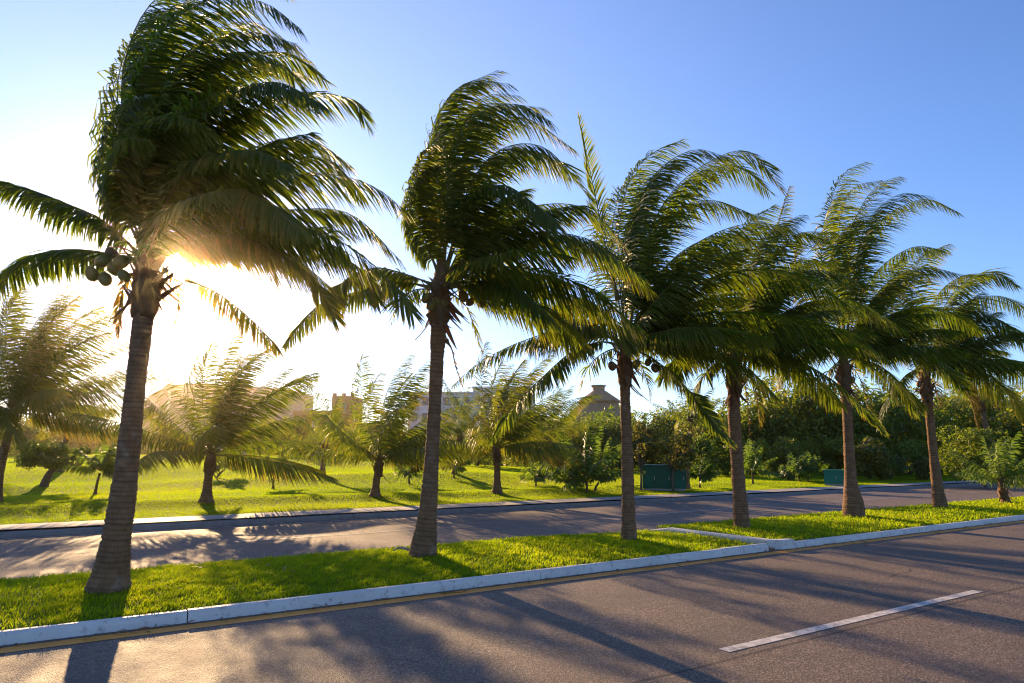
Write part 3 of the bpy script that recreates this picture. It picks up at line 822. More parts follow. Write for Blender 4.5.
main_palm((854, 516), [(854, 516), (853, 500), (851, 485), (849, 450), (847, 410), (844, 375)],
    [(516, 12), (508, 11.8), (498, 10), (488, 7.6), (470, 6.2), (450, 5.8), (410, 5.5), (375, 6.2)], (844, 358), [
    F((840, 330), (827, 240), (833, 195), (846, 172), (866, 162), e=.2, roll=.9),
    F((844, 330), (846, 250), (862, 205), (880, 184), (900, 176), e=-.3, roll=.6),
    F((848, 335), (858, 252), (886, 216), (925, 199), (958, 212), e=.4, roll=.3),
    F((850, 340), (880, 290), (920, 268), (965, 275), e=-.8),
    F((850, 345), (890, 315), (935, 308), (980, 330), e=.6),
    F((852, 352), (895, 345), (935, 358), (965, 390), e=-.7),
    F((850, 356), (880, 366), (905, 388), (918, 410), e=.6),
    F((838, 350), (815, 325), (792, 322), (770, 345), e=-.6, wind=.3, grav=.9),
    F((838, 355), (815, 348), (795, 358), (780, 382), e=.6, wind=.3, grav=1.0),
    F((838, 340), (810, 290), (795, 262), (800, 240), e=.4, wind=.5, grav=.8),
    F((842, 335), (830, 270), (845, 228), (875, 215), e=-1.2),
    F((846, 335), (870, 280), (910, 248), (945, 250), e=1.3),
    F((844, 332), (838, 240), (852, 190), (882, 180), e=1.0, roll=.5),
    F((846, 332), (862, 235), (895, 196), (930, 196), e=-1.1, roll=.2),
    F((842, 332), (822, 262), (826, 215), (842, 185), e=-.7, roll=.8),
    F((846, 362), (858, 375), (866, 398), (868, 415), e=-.2, wind=.15, grav=1.2, leaf=.35, n=26, dry=.35),
    F((838, 362), (828, 372), (822, 390), e=.1, wind=.15, grav=1.2, leaf=.3, n=26, dry=.3),
    ], [(838, 378, 0), (852, 380, 1)],
    'palm on the median with a swollen bulb-shaped trunk base', 55, fill=11, L=2.9, leaf=.86, n=145, filldir=(12, 74))

main_palm((940, 507), [(940, 507), (937, 485), (933, 450), (929, 410), (926, 388)],
    [(507, 8.2), (500, 7.4), (485, 6), (450, 4.8), (410, 4.6), (388, 5.2)], (925, 370), [
    F((922, 345), (912, 290), (922, 258), (950, 244), e=.3, roll=.9, dry=.2),
    F((928, 350), (948, 300), (985, 272), (1016, 285), e=-.4),
    F((930, 352), (955, 310), (1000, 296), (1045, 320), e=.6),
    F((930, 356), (970, 330), (1015, 330), (1055, 365), e=-.6),
    F((932, 360), (980, 352), (1020, 372), (1045, 405), e=.8),
    F((932, 366), (958, 378), (970, 398), (978, 428), e=-.5, dry=.4, leaf=.45, wind=.3),
    F((932, 362), (965, 368), (1000, 385), (1025, 420), e=.1, dry=.15),
    F((920, 366), (905, 376), (890, 398), (878, 428), e=-.4, wind=.25, grav=.8, leaf=.42),
    F((918, 360), (895, 340), (872, 340), (855, 362), e=.5, wind=.3, grav=.9),
    F((920, 350), (900, 300), (890, 280), (900, 262), e=-.6, wind=.6, grav=.8),
    F((926, 350), (935, 300), (962, 276), (990, 276), e=1.4),
    F((928, 352), (950, 320), (985, 312), (1020, 340), e=-1.3),
    F((926, 374), (935, 386), (940, 405), e=.1, wind=.15, grav=1.2, leaf=.35, n=24, dry=.4),
    ], [(919, 384, 0), (931, 386, 0)],
    'slim tall palm farthest right on the median, with an orange-brown drooping frond', 66, fill=14, L=3.2, leaf=.90, n=140, filldir=(10, 72))

# ---- other palms: crowns grown by wind and weight
def wild_palm(base, trunk_h, lean, r0, L, nf, label, seed, group, leaf=0.6, n=34, dry=0.05, wind=0.55, el=(2, 84), name='coconut_palm', seg=2, mats=None, hang=2, cat='palm tree', width=.042):
    r = np.random.default_rng(seed)
    base = np.asarray(base, float)
    root = empty(name, base, label, cat, group)
    top = base + np.array([lean[0], lean[1], trunk_h])
    midp = base + np.array([lean[0] * 0.3, lean[1] * 0.3, trunk_h * 0.5])
    palm_trunk(base, [base, midp, top], [(0, r0 * 1.9), (0.1, r0 * 1.45), (0.3, r0 * 1.05), (0.9, r0 * 0.9), (1, r0)], root, seed, rings=max(8, int(trunk_h * 12)), sides=12)
    if r0 > 0.05: husk(top, r0, root, base, seed, 9)
    hub = top + np.array([0, 0, 0.12])
    for q in range(nf):
        az = 2 * math.pi * (q * 0.381966 + r.normal(0, 0.03))
        e = math.radians(np.interp(q, [0, nf - 1], [el[1], el[0]]) + r.normal(0, 6))
        old = q > nf - hang
        P = blown(hub, az, e, L * r.uniform(0.85, 1.1) * (0.85 if old else 1), wind * r.uniform(0.7, 1.1), 0.62 * r.uniform(0.7, 1.2))
        frond('frond', P, root, base, seed * 77 + q, leaf=leaf * r.uniform(.95, 1.2), n=int(n * 1.35), roll=r.normal(0, .6), dry=dry + (0.22 if old else r.uniform(0, .1)), wind=wind * .6, seg=seg, width=width, mats=mats)
    return root

def on_lawn(x, y):
    """first spot on the lawn met by the ray through pixel x,y"""
    d = ray(x, y)
    t = np.linspace(8, 110, 2400)
    P = C0 + t[:, None] * d
    g = np.where(P[:, 1] < 19.0, 0.15, lawn_z(P[:, 0], P[:, 1]))
    hit = np.nonzero(P[:, 2] <= g)[0]
    q = hit[0] if len(hit) else len(t) - 1
    return np.array([P[q, 0], P[q, 1], float(g[q])])
def lat(m): return RGT[:2] * m      # metres to the right

GP = 'palms standing on the park lawn'
wild_palm(on_lawn(-6, 502), 2.6, lat(.3), .13, 4.2, 30, 'big bushy palm cut by the left edge of the photo beyond the far road', 101, GP, leaf=.95, n=84, el=(-8, 84), width=.046, wind=.9)
wild_palm(on_lawn(206, 502), 1.25, lat(.05), .13, 4.0, 22, 'lawn palm right behind the leftmost tall palm, thick short trunk beside the pavement', 102, GP, leaf=.85, n=74, width=.046, wind=.9)
wild_palm(on_lawn(375, 496), 1.05, lat(.1), .12, 4.1, 17, 'lawn palm standing just left of the second tall palm trunk', 103, GP, leaf=.85, n=74, width=.046, wind=.9)
wild_palm(on_lawn(497, 493), 1.5, lat(.0), .12, 3.9, 19, 'lawn palm between the second and third tall trunks, greyish dry fronds', 104, GP, leaf=.85, n=74, dry=.12, width=.046, wind=.9)
wild_palm(on_lawn(686, 489), 2.75, lat(.35), .11, 1.9, 13, 'slender leaning palm with a bare thin trunk beside the large green cabinet', 105, GP, leaf=.5, n=30, dry=.12)
wild_palm(on_lawn(545, 478), 2.1, lat(.2), .14, 3.2, 18, 'dark palm with yellowed lower fronds behind the lawn, left of the thatched roof', 106, GP, leaf=.8, n=36, dry=.05)
wild_palm(on_lawn(996, 482), 4.2, lat(-.35), .15, 2.6, 16, 'palm rising behind the round bush at the right edge', 107, GP, leaf=.7, n=34)
wild_palm(on_lawn(322, 476), 1.4, lat(.1), .12, 2.6, 14, 'hazy palm in the back of the lawn below the orange building', 108, GP, leaf=.65, n=30, dry=.15)
wild_palm(on_lawn(455, 474), 2.0, lat(.2), .12, 2.6, 14, 'hazy palm in the back of the lawn below the white hotel', 109, GP, leaf=.65, n=30)
wild_palm(on_lawn(60, 472), 2.0, lat(.2), .12, 3.2, 16, 'hazy palm with orange-tinged fronds far left behind the leaning tree', 110, GP, leaf=.7, n=32, dry=.25)
wild_palm(gnd(1006, 503, .15), .55, lat(-.05), .10, 1.55, 14, 'short young palm on the right end of the median, no tall trunk yet', 111, None, leaf=.42, n=34, el=(0, 84), wind=.4, mats=[M_SAP, M_RACHIS])

# ---- saplings
GS = 'young palms planted on the lawn'
def sapling(px, h, L, nf, label, seed, lean=0.0, leaf=.42, n=20, r0=.04, mats=None, wind=.45):
    wild_palm(on_lawn(*px), h * .8, lat(lean), r0, L * 1.25, nf + 2, label, seed, GS, leaf=leaf, n=n, name='young_palm', mats=mats or [M_SAP, M_RACHIS], hang=1, wind=wind, cat='young palm', width=.085, el=(5, 82))
sapling((95, 495), .95, 1.0, 9, 'young palm just left of the leftmost tall palm trunk', 201, .1)
sapling((273, 489), .6, 1.0, 7, 'young palm with a few bright upright fronds right of the thick short lawn palm', 202, .0)
sapling((409, 484), .45, .8, 7, 'small young palm immediately left of the second tall trunk', 203)
sapling((217, 478), .5, .6, 4, 'thin sapling leaning right, with a long shadow, behind the thick short lawn palm', 204, .35)
sapling((587, 492), .5, 1.7, 11, 'bushy bright young palm left of the third tall trunk', 205, .0, leaf=.5, n=24)
sapling((595, 491), .4, 1.3, 8, 'narrow young palm leaning on the bushy one left of the third tall trunk', 206, .15, leaf=.4, n=22)
sapling((568, 490), .25, 1.0, 7, 'low wind-flattened young palm left of the bushy one', 207, -.1, leaf=.4, n=20)
sapling((536, 486), .3, .9, 7, 'low dark young palm on the lawn right of the greyish lawn palm', 208)
sapling((700, 488), .45, .7, 7, 'little young palm right of the slender leaning palm', 209)
sapling((753, 484), .7, 1.1, 9, 'yellow-green young palm just right of the fourth tall trunk', 210, .0, leaf=.4, n=20)
sapling((800, 482), .5, .8, 7, 'left of two young plants in front of the small green cabinet', 211, -.1)
sapling((808, 482), .5, .8, 8, 'right of two young plants, nearest to the small green cabinet', 212, .1)
sapling((788, 481), .2, .45, 6, 'tiny plant left of the two young plants by the small green cabinet', 213)
sapling((892, 479), .45, .9, 7, 'scrubby young palm on the lawn right of the bulb-based palm', 214, .2)
sapling((454, 478), .5, .8, 7, 'small far young palm right of the second tall trunk', 215)

# ------------------------------------------------------------------ broad-leaved trees
def leaf_blob(acc, centre, radii, n, size, r, shell=0.55):
    d = unit(r.normal(0, 1, (n, 3)))
    rad = shell + (1 - shell) * r.random(n) ** 0.5
    rad *= 1 + 0.12 * np.sin(d[:, 0] * 5 + d[:, 2] * 7 + r.uniform(0, 6))
    p = np.asarray(centre) + d * rad[:, None] * np.asarray(radii)
    nr = unit(d * 0.6 + r.normal(0, 0.6, (n, 3)) + np.array([0, 0, .3]))
    e1 = unit(np.cross(nr, r.normal(0, 1, (n, 3)))); e2 = np.cross(nr, e1)
    s = size * r.uniform(0.6, 1.35, n)[:, None]
    v = np.stack([p - e1 * s, p - e2 * s * .45 + nr * s * .1, p + e1 * s, p + e2 * s * .45 + nr * s * .1], 1).reshape(-1, 3)
    b = np.arange(n)[:, None] * 4
    acc.add(v, b + np.array([0, 1, 2, 3]), None, 0, np.repeat(np.clip(r.normal(.42, .22, n), 0, 1), 4))

def broad_tree(name, h, wid, trunk_h, seed, nblob=22, leaves=9000, size=.12, mat=None, lean=(0, 0), flat=1.0, trunk_r=None):
    """a tree at the origin: tapered trunk and limbs, and a crown of leaf clumps with gaps"""
    r = np.random.default_rng(seed)
    root = empty(name, (0, 0, 0))
    tr = Acc(); R0 = trunk_r or max(.05, h * .028)
    cz = trunk_h + (h - trunk_h) * .5
    top = np.array([lean[0], lean[1], trunk_h])
    P, _ = resample([np.zeros(3) - [0, 0, .1], top * .5 + [r.normal(0, .05), 0, 0], top], 8)
    tr.tube(P, np.linspace(R0 * 1.35, R0 * .8, 8), 9)
    cr = Acc(); cen = []
    for k in range(nblob):
        u = r.random(); a = r.uniform(0, 2 * math.pi)
        zz = trunk_h + (h - trunk_h) * (0.12 + 0.74 * u)
        env = math.sqrt(max(.05, 1 - ((zz - cz) / ((h - trunk_h) * .56)) ** 2))
        rr = wid * .5 * env * math.sqrt(r.uniform(.15, .8))
        c = np.array([lean[0] + rr * math.cos(a), lean[1] + rr * math.sin(a), zz]); cen.append(c)
        br = wid * r.uniform(.13, .24)
        leaf_blob(cr, c, (br, br, br * .8 * flat), leaves // nblob, size, r)
        if k < 10:
            B, _ = resample([top * .9, (top + c) * .5 + r.normal(0, .1, 3), c], 6)
            tr.tube(B, np.linspace(R0 * .55, R0 * .08, 6), 6)
    tr.build('trunk', M_WOOD, root)
    cr.build('crown', mat or M_TREE, root)
    return root
def place(o, p, label, group, rz=0.0, cat='tree', scale=1.0):
    o.location = tuple(float(v) for v in p); o.rotation_euler = (0, 0, rz); o.scale = (scale,) * 3
    return tag(o, label, cat, group)

T_A = broad_tree('broadleaf_tree', 7.2, 8.0, .5, 301, 34, 12000, .17)
T_B = broad_tree('broadleaf_tree', 6.6, 9.0, .3, 302, 38, 12000, .17)
T_C = broad_tree('broadleaf_tree', 5.6, 6.5, .3, 303, 28, 9000, .16)
used = set()
GT = 'dense trees bordering the lawn on the right'
def tree_at(proto, px, dep, s, label, group=GT, rz=None):
    p = at_depth(px, dep, 0); p[2] = float(lawn_z(p[0], p[1])) - .05
    rz = random.uniform(0, 6.28) if rz is None else rz
    if proto.name not in used:
        used.add(proto.name); return place(proto, p, label, group, rz, 'tree', s)
    return copy_thing(proto, p, rz, s, label, group)
tree_at(T_A, 800, 50, .98, 'tall round-topped tree above and left of the small green cabinet')
tree_at(T_B, 765, 53, .80, 'dense tree right of the fourth tall trunk, lower than the round-topped one')
tree_at(T_C, 838, 50, 1.05, 'dense tree directly behind the bulb-based palm trunk')
tree_at(T_B, 885, 52, .95, 'broad pale-topped tree between the bulb-based palm and the slim palm')
tree_at(T_A, 925, 54, .90, 'dense tree directly behind the slim tall palm trunk')
tree_at(T_B, 968, 56, .95, 'dense tree above the round bush at the right')
tree_at(T_A, 1015, 54, .95, 'dense tree at the right edge of the photo')
tree_at(T_C, 728, 50, .95, 'dense tree directly behind the fourth tall trunk')
tree_at(T_B, 690, 58, .78, 'dense tree behind the slender leaning palm')
tree_at(T_A, 650, 60, .72, 'dense tree behind the large green cabinet')
tree_at(T_B, 612, 62, .70, 'dense tree below the thatched roof, right half')
tree_at(T_C, 572, 62, .86, 'dense tree below the thatched roof, left half')
tree_at(T_A, 530, 64, .66, 'dark tree behind the greyish lawn palm')
tree_at(T_C, 1060, 46, 1.0, 'dense tree just beyond the right edge of the photo')
tree_at(T_B, 1130, 55, 1.0, 'dense tree well beyond the right edge of the photo')
GL = 'hazy trees behind the lawn on the left'
for px, dep, pr, s, lab in ((-40, 80, T_B, .9, 'hazy tree just outside the left edge'), (15, 78, T_A, .72, 'hazy tree at the left edge behind the big bushy palm'),
        (72, 82, T_C, .85, 'hazy tree behind the leaning tree, left of the leftmost tall trunk'), (118, 84, T_B, .62, 'hazy tree hidden behind the leftmost tall trunk'),
        (168, 90, T_A, .66, 'hazy tree above the row of parked cars'), (250, 80, T_C, .75, 'hazy tree right of the thick short lawn palm'),
        (300, 88, T_B, .68, 'hazy tree below the orange building, its left one'), (350, 84, T_C, .80, 'hazy tree below the orange building, its right one'),
        (400, 80, T_A, .62, 'hazy tree behind the second tall trunk on its left'), (445, 84, T_B, .66, 'hazy tree below the white hotel, left'), (488, 78, T_C, .82, 'hazy tree below the white hotel, right')):
    tree_at(pr, px, dep, s, lab, GL)
# the lower storey of bushes along the wood's edge
B_A = broad_tree('bush', 2.3, 3.4, .15, 311, 16, 3600, .11)
B_Y = broad_tree('bush', 1.9, 2.2, .15, 312, 12, 2200, .12, M_TREE_Y)
GB = 'bushes at the edge of the wood'
for px, dep, pr, s, lab in ((775, 44, B_A, 1.0, 'low dark bush at the wood edge right of the fourth tall trunk'), (868, 40, B_Y, 1.25, 'bright large-leaved bush right of the bulb-based palm'),
        (908, 44, B_A, .95, 'low dark bush left of the slim palm trunk'), (925, 40, B_Y, .7, 'small pale bush touching the slim palm trunk on its left'), (850, 45, B_A, 1.0, 'low dark bush behind the bulb-based palm trunk'),
        (820, 45, B_A, .9, 'low dark bush behind the small green cabinet'), (715, 45, B_A, 1.1, 'low dark bush right of the slender leaning palm'), (612, 58, B_A, 1.1, 'low dark bush left of the third tall trunk'),
        (548, 56, B_A, 1.1, 'low dark bush behind the low young palms'), (478, 52, B_A, .95, 'dark round bush left of the greyish lawn palm'), (285, 62, B_A, 1.5, 'dark brownish bush below the left end of the orange building'),
        (232, 66, B_A, .9, 'clipped bush behind the thick short lawn palm'), (345, 60, B_A, 1.0, 'dim bush left of the second lawn palm'), (20, 55, B_A, 1.1, 'dim bush under the big bushy palm at left')):
    p = at_depth(px, dep, 0); p[2] = float(lawn_z(p[0], p[1])) - .05
    if pr.name not in used: used.add(pr.name); place(pr, p, lab, GB, 1.0, 'bush', s)
    else: copy_thing(pr, p, random.uniform(0, 6), s, lab, GB)
# single trees
o = broad_tree('leaning_tree', 1.75, 2.4, .75, 321, 14, 2200, .09, M_TREE, lean=tuple(lat(.35)), flat=.7, trunk_r=.13)
place(o, on_lawn(43, 487), 'small tree with a leaning trunk and flat dark crown on the left lawn', None)
o = broad_tree('round_tree', 3.2, 3.3, .3, 322, 34, 13000, .07, M_TREE, lean=tuple(lat(-.4)), trunk_r=.07)
place(o, on_lawn(986, 485), 'rounded dense bushy tree behind the short young palm at right', None, scale=.88)
o = broad_tree('young_tree', 2.9, 1.5, 1.0, 323, 12, 1700, .085, M_TREE_Y, trunk_r=.04)
place(o, on_lawn(641, 491), 'thin young tree with sparse yellow leaves at the left end of the large green cabinet', 'young yellow-green trees by the cabinet')
o = broad_tree('young_tree', 2.6, 2.2, .9, 324, 14, 2400, .09, M_TREE_Y, trunk_r=.05)
place(o, on_lawn(674, 491.5), 'wider young yellow-green tree standing in front of the large green cabinet', 'young yellow-green trees by the cabinet')
# the far wood that closes the view, one mass
acc = Acc(); r = np.random.default_rng(5)
for k in range(150):
    px = r.uniform(-250, 1500); dep = r.uniform(78, 120) if px < 500 else r.uniform(64, 95)
    p = at_depth(px, dep, 0); hz = r.uniform(1.5, 3.4) if px < 520 else r.uniform(2.0, 5.0)
    leaf_blob(acc, (p[0], p[1], hz * .6 + .2), (r.uniform(2.5, 4.5), r.uniform(2.5, 4.5), hz * .75), 420, .3, r, .6)
tag(acc.build('far_wood', M_TREE), kind='stuff')

# ------------------------------------------------------------------ buildings
def frame_box(acc, o, ax, ay, x0, x1, y0, y1, z0, z1, mat=0):
    """box in a local frame: ax to the right, ay away from the camera"""
    v = [o + ax * x + ay * y + np.array([0, 0, z]) for z in (z0, z1) for x, y in ((x0, y0), (x1, y0), (x1, y1), (x0, y1))]
    acc.add(v, [(0, 3, 2, 1), (4, 5, 6, 7), (0, 1, 5, 4), (1, 2, 6, 5), (2, 3, 7, 6), (3, 0, 4, 7)], mat=mat)
def zpx(y, dep): return C0[2] + (453 - y) / FPX * dep * 1.02
M_WALLW = plain("pale_render", (0.62, 0.60, 0.58), .8, .2, .08, .4)
M_WALLO = plain("orange_render", (0.50, 0.20, 0.07), .8, .2, .15, .4)
M_WALLP = plain("pink_beige_render", (0.42, 0.34, 0.30), .8, .2, .12, .3)
M_GLASS = plain("dark_window", (0.05, 0.06, 0.075), .15, .5, .2, 1)
M_TRIM = plain("white_trim", (0.7, 0.68, 0.66), .6, .3, .06, 2)

def windows(root, o, ax, ay, xs, zs, w, h, y, balcony=True, origin=None):
    for z in zs:
        for x in xs:
            f = Acc()
            for a0, a1, b0, b1 in ((x - w / 2 - .08, x - w / 2, z, z + h), (x + w / 2, x + w / 2 + .08, z, z + h), (x - w / 2 - .08, x + w / 2 + .08, z + h, z + h + .08), (x - w / 2 - .15, x + w / 2 + .15, z - .1, z)):
                frame_box(f, o, ax, ay, a0, a1, y - .12, y + .02, b0, b1)
            fo = f.build('window', M_TRIM, root, origin)
            g = Acc(); frame_box(g, o, ax, ay, x - w / 2, x + w / 2, y - .05, y + .03, z, z + h); g.build('pane', M_GLASS, fo, origin)

ax, ay = RGT, HF
# white hotel behind the second tall palm
D = 125.0; o = at_depth(458, D, .4); root = empty('hotel_building', o, 'white hotel block with rows of windows behind the second tall trunk', 'building')
sx = D / FPX
acc = Acc(); h1 = zpx(390, D) - .4
frame_box(acc, o, ax, ay, -9.2, 2.5, 0, 12, 0, h1 - 1.0); frame_box(acc, o, ax, ay, 2.5, 14, .8, 12, 0, h1)
acc.build('wall', M_WALLW, root, o)
acc = Acc(); frame_box(acc, o, ax, ay, -9.5, 2.6, -.3, 12.2, h1 - 1.0, h1 - .7); frame_box(acc, o, ax, ay, 2.4, 14.2, .5, 12.2, h1, h1 + .35); acc.build('parapet', M_TRIM, root, o)
windows(root, o, ax, ay, np.arange(-8, 2.2, 1.9), np.arange(1.2, h1 - 3, 2.9), 1.1, 1.5, 0, origin=o)
windows(root, o, ax, ay, np.arange(4, 13.5, 2.2), np.arange(1.2, h1 - 2, 2.9), 1.3, 1.6, .8, origin=o)
# orange building
D = 112.0; o = at_depth(322, D, .4); root = empty('orange_building', o, 'orange stepped building with a square tower under the sun glare', 'building')
acc = Acc(); hA, hB, hC = zpx(412, D) - .4, zpx(398, D) - .4, zpx(424, D) - .4
frame_box(acc, o, ax, ay, -5, 1.4, 0, 9, 0, hA); frame_box(acc, o, ax, ay, 1.4, 5.0, -.6, 6, 0, hB); frame_box(acc, o, ax, ay, -11, -5, .5, 9, 0, hC); frame_box(acc, o, ax, ay, 5.0, 9, .4, 9, 0, hC)
for x in (1.5, 3.0, 4.4): frame_box(acc, o, ax, ay, x, x + .55, -.58, -.1, hB, hB + .45)
acc.build('wall', M_WALLO, root, o)
windows(root, o, ax, ay, (-3.6, -1.2), (hA - 2.6,), .9, 1.2, 0, origin=o); windows(root, o, ax, ay, (3.2,), (hB - 2.6,), .8, 1.4, -.6, origin=o); windows(root, o, ax, ay, (-9, -7), (hC - 2.4,), .9, 1.2, .5, origin=o)
# pink-beige hall with a sloping end, far left
D = 130.0; o = at_depth(180, D, .4); root = empty('hall_building', o, 'large pale beige building with a sloping roof end right of the leftmost tall trunk', 'building')
acc = Acc(); hT = zpx(385, D) - .4; hS = zpx(409, D) - .4
prof = [(-8.5, 0), (20, 0), (20, hT - 1.2), (8, hT - .4), (4, hT), (-3, hT - .3), (-6.8, hS + 2.2), (-8.5, hS)]
n = len(prof); v = [o + ax * x + ay * y + np.array([0, 0, z]) for y in (0, 16) for x, z in prof]
acc.add(v + [o + ax * 4 + np.array([0, 0, hT * .4]), o + ax * 4 + ay * 16 + np.array([0, 0, hT * .4])], [(i, i + n, (i + 1) % n + n, (i + 1) % n) for i in range(n)], [(i, (i + 1) % n, 2 * n) for i in range(n)] + [((i + 1) % n + n, i + n, 2 * n + 1) for i in range(n)])
acc.build('wall', M_WALLP, root, o)
acc = Acc()
for k in range(4): frame_box(acc, o, ax, ay, -3 + k * 5.2, -2.6 + k * 5.2, -.25, -.003, 0, hT - 1.6)
acc.build('pilaster', M_WALLW, root, o)
windows(root, o, ax, ay, (0, 5, 10, 15), (hT - 4.2,), 1.8, 1.6, 0, origin=o)
# thatched palapa
D = 105.0; o = at_depth(600, D, .2); root = empty('thatched_pavilion', o, 'two-tiered thatched roof rising above the trees left of the third tall trunk', 'building')
def thatch():
    m = Mat("thatch"); n = m.noise(30, 4, vec=m.mapped((1, 1, .12))); n2 = m.noise(1.2, 3)
    m.color(m.mix(m.math('MULTIPLY', n2, .5), m.ramp(n, [(.3, (.32, .165, .08)), (.7, (.52, .30, .16))]), (.36, .19, .10))); m.rough(.95); m.spec(.1); m.bump(n, .8, .06)
    return m.m
M_THATCH = thatch()
def cone(rings, nm, sides=28, rs=1):
    r_ = np.random.default_rng(rs); an = np.linspace(0, 2 * math.pi, sides, endpoint=False); rg = []
    for z, ra in rings:
        w = 1 + r_.normal(0, .012, sides)
        rg.append(o + np.stack([np.cos(an) * ra * w, np.sin(an) * ra * w, np.full(sides, z) + r_.normal(0, .05, sides)], -1))
    acc = Acc(); acc.loft(np.array(rg), True, 0, False); return acc.build(nm, M_THATCH, root, o)
s = D / FPX
zt, zc, zm, zb = zpx(388, D) - .2, zpx(393.5, D) - .2, zpx(403, D) - .2, zpx(424, D) - .2
cone([(zb - .5, 5.5), (zb - .25, 6.1), (zb + .0, 5.9), (zm - .1, 2.6), (zm + .35, 2.1)], 'lower_roof', rs=1)
cone([(zm - .45, 2.9), (zm - .15, 3.35), (zm + .1, 3.05), (zc, 1.05), (zc + .1, .9)], 'upper_roof', rs=2)
cone([(zc, .9), (zt - .15, .95), (zt, 1.2), (zt + .12, 1.0)], 'roof_cap', rs=3)
for k in range(10):
    a_ = 2 * math.pi * k / 10; p = o + np.array([math.cos(a_) * 5.0, math.sin(a_) * 5.0, 0])
    acc = Acc(); acc.tube([p, p + np.array([0, 0, zb])], [.16, .13], 8); acc.build('post', M_WOOD, root, o)

# ------------------------------------------------------------------ green cabinets on the lawn
def green():
    m = Mat("green_cabinet_paint"); n = m.noise(2.5, 5)
    m.color(m.ramp(n, [(.3, (.004, .085, .052)), (.7, (.008, .125, .078))])); m.rough(.5); m.spec(.3); return m.m
M_GREEN = green(); M_STEEL = plain("galvanised_steel", (.35, .35, .34), .4, .5, .1, 9, .6); M_PLINTH = plain("concrete_plinth", (.32, .30, .28), .9, .2, .15, 5)
M_TEAL = plain('teal_cabinet_paint', (.006, .17, .11), .45, .35, .12, 2.5)
def cabinet(px0, px1, py, hpx, depth, doors, label, group, M_GREEN=M_GREEN):
    p0, p1 = on_lawn(px0, py), on_lawn(px1, py)
    c = (p0 + p1) / 2; dep = np.dot(c - C0, HF); w = (px1 - px0) / FPX * dep; h = hpx / FPX * dep
    ay = np.append(unit(c[:2]), 0.0); ax = np.array([ay[1], -ay[0], 0.0])
    root = empty('utility_cabinet', c, label, 'utility cabinet', group)
    acc = Acc(); frame_box(acc, c, ax, ay, -w / 2 + .03, w / 2 - .03, .03, depth, -.2, .10); acc.build('plinth', M_PLINTH, root, c)
    acc = Acc(); frame_box(acc, c, ax, ay, -w / 2, w / 2, 0, depth + .03, .10, h - .05); acc.build('body', M_GREEN, root, c)
    acc = Acc(); frame_box(acc, c, ax, ay, -w / 2 - .03, w / 2 + .03, -.05, depth + .06, h - .05, h); acc.build('lid', M_GREEN, root, c)
    dw = w / doors
    for k in range(doors):
        x0, x1 = -w / 2 + k * dw + .025, -w / 2 + (k + 1) * dw - .025
        acc = Acc(); frame_box(acc, c, ax, ay, x0, x1, -.025, -.002, .14, h - .09)
        for q in range(5): frame_box(acc, c, ax, ay, x0 + .08, x1 - .08, -.034, -.0255, h * .62 + q * .04, h * .62 + q * .04 + .02)
        d = acc.build('door', M_GREEN, root, c)
        acc = Acc(); frame_box(acc, c, ax, ay, x1 - .09, x1 - .06, -.06, -.0255, h * .42, h * .42 + .14); acc.build('handle', M_STEEL, d, c)
cabinet(643.5, 685.5, 491, 25, .9, 3, 'large dark green metal cabinet on the lawn right of the third tall trunk', None)
cabinet(826, 852, 486, 15.5, .7, 2, 'small bright green two-door cabinet partly behind the bulb-based palm trunk', None, M_TEAL)

# ------------------------------------------------------------------ parked cars far behind the lawn
def car_paint(c): return plain("car_paint", c, .25, .6, .03, 1)
M_TYRE = plain("tyre", (.02, .02, .02), .85, .2, .1, 9)
def car(p, rz, paint, label):
    root = empty('parked_car', p, label, 'car', 'cars parked beyond the lawn', rz)
    def prism(prof, y0, y1, ins=0.0):
        n = len(prof); v = [(x, y0, z) for x, z in prof] + [(x, y1, z) for x, z in prof]
        cx = sum(q[0] for q in prof) / n; cz_ = sum(q[1] for q in prof) / n
        a_ = Acc(); a_.add(v + [(cx, y0, cz_), (cx, y1, cz_)], [(i, (i + 1) % n, (i + 1) % n + n, i + n) for i in range(n)], [((i + 1) % n, i, 2 * n) for i in range(n)] + [(i + n, (i + 1) % n + n, 2 * n + 1) for i in range(n)])
        return a_
    b = prism([(-2.1, .3), (2.1, .3), (2.15, .62), (1.95, .82), (1.1, .92), (-1.75, .98), (-2.1, .85)], -.86, .86)
    b.build('body', paint, root)
    prism([(-1.55, .985), (1.0, .93), (.35, 1.42), (-.9, 1.46), (-1.3, 1.3)], -.68, .68).build('cabin', paint, root)
    prism([(-1.25, 1.02), (.75, .98), (.3, 1.36), (-.85, 1.40)], -.69, .69).build('side_window', M_GLASS, root)
    g = Acc(); g.add([(1.02, -.62, .96), (1.02, .62, .96), (.41, .6, 1.40), (.41, -.6, 1.40)], [(0, 1, 2, 3)]); g.build('windscreen', M_GLASS, root)
    for x in (-1.35, 1.35):
        for y in (-.78, .78):
            t = Acc(); t.tube([(x, y - .1, .32), (x, y + .1, .32)], [.32, .32], 16); t.build('wheel', M_TYRE, root)
    for y in (-.6, .6):
        t = Acc(); t.box((2.06, y - .18, .62), (2.17, y + .18, .74)); t.build('headlight', M_TRIM, root)
PW, PS, PD = car_paint((.75, .75, .75)), car_paint((.35, .36, .38)), car_paint((.06, .06, .08))
face = math.atan2(-HF[1], -HF[0])
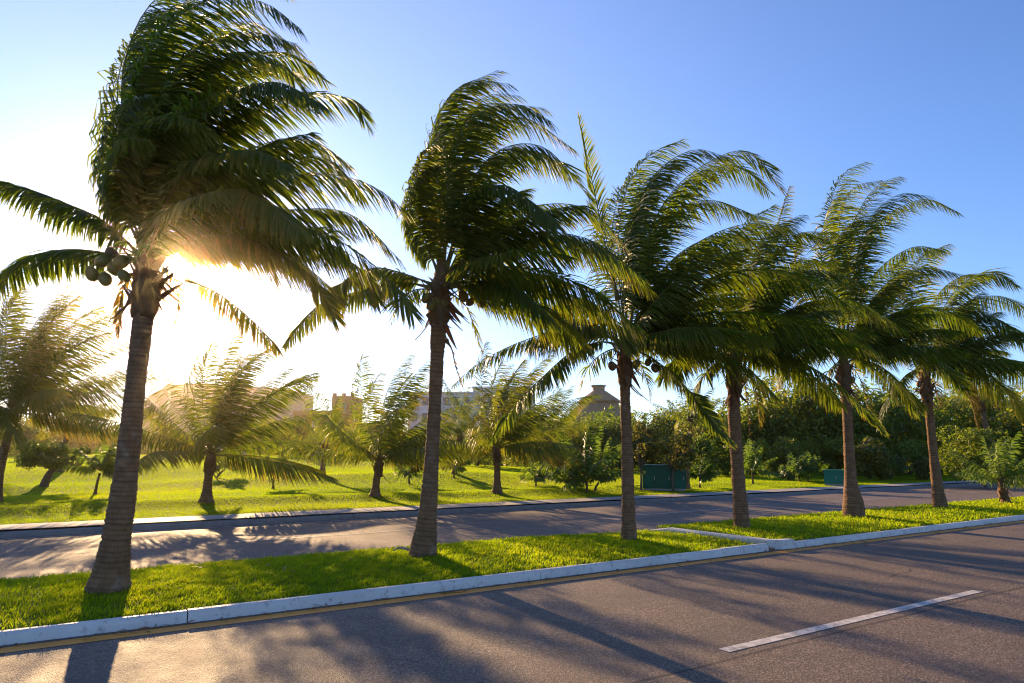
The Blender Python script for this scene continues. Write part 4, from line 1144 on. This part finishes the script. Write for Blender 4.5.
for px, dep, pt, lab, dr in ((141, 92, PW, 'white parked car nearest the leftmost tall trunk', 0), (155, 93, PS, 'silver car second in the distant parked row', .05), (168, 92, PW, 'white car third in the distant parked row', 0),
        (37, 90, PW, 'white car parked under the hazy trees at far left', .8), (84, 92, PS, 'silver car parked far left of the leftmost tall trunk', 1.0), (301, 84, PW, 'white car far behind the lawn below the orange building', 1.2),
        (572, 70, PS, 'pale car by the trees behind the low young palms', 1.5), (224, 74, PS, 'pale car behind the thin leaning sapling', .2)):
    p = at_depth(px, dep, 0); p[2] = float(lawn_z(p[0], p[1])) + .02
    car(p, face + dr, pt, lab)

# ------------------------------------------------------------------ small things on the median
acc = Acc()
b = gnd(402, 552, .17); P, _ = resample([b + RGT * .18, b + RGT * .06 + [0, 0, .05], b - RGT * .06 + [0, 0, .06], b - RGT * .14 + [0, 0, .02]], 10)
acc.tube(P, np.linspace(.028, .010, 10), 7)
tag(acc.build('fallen_husk', plain("weathered_husk", (.38, .33, .29), .9, .1, .2, 20)), 'pale curled dry husk lying by the foot of the second tall palm', 'husk')

# ------------------------------------------------------------------ haze, its warm forward scatter shaped to imitate lens flare round the sun
hz = bpy.data.materials.new("haze"); hz.use_nodes = True
hz.node_tree.nodes.clear()
ho = hz.node_tree.nodes.new("ShaderNodeOutputMaterial"); hv = hz.node_tree.nodes.new("ShaderNodeVolumePrincipled")
hv.inputs['Color'].default_value = (1.0, 0.84, 0.60, 1)
hv.inputs['Density'].default_value = HAZE_D
hv.inputs['Anisotropy'].default_value = HAZE_G
hz.node_tree.links.new(hv.outputs[0], ho.inputs['Volume'])
acc = Acc(); acc.box((-950, -950, -1.1), (950, 950, 16.0))
tag(acc.build('haze', hz), kind='stuff')

acc = Acc(); r = np.random.default_rng(77)
for k in range(420):
    if k < 260: p = np.array([r.uniform(-2, 24), KY0 - abs(r.normal(0, .12)) - .02, .008])
    else: p = np.array([r.uniform(-1, 22), r.uniform(8.1, 11.0), 0]); p[2] = float(median_z(p[0], p[1])) + r.uniform(.03, .055)
    a_ = r.uniform(0, 6.28); L_ = r.uniform(.03, .16) if k % 4 else r.uniform(.15, .4); w_ = r.uniform(.006, .014)
    d = np.array([math.cos(a_), math.sin(a_), r.normal(0, .06)]); n_ = np.array([-d[1], d[0], r.normal(0, .3)])
    acc.add([p - n_ * w_ * .3, p + n_ * w_ * .3, p + d * L_ * .5 + n_ * w_ + [0, 0, .012], p + d * L_ * .5 - n_ * w_ + [0, 0, .012], p + d * L_ + [0, 0, .004]], [(0, 1, 2, 3)], [(3, 2, 4)], 0, r.uniform(.75, 1))
tag(acc.build('leaf_litter', M_FROND), kind='stuff')
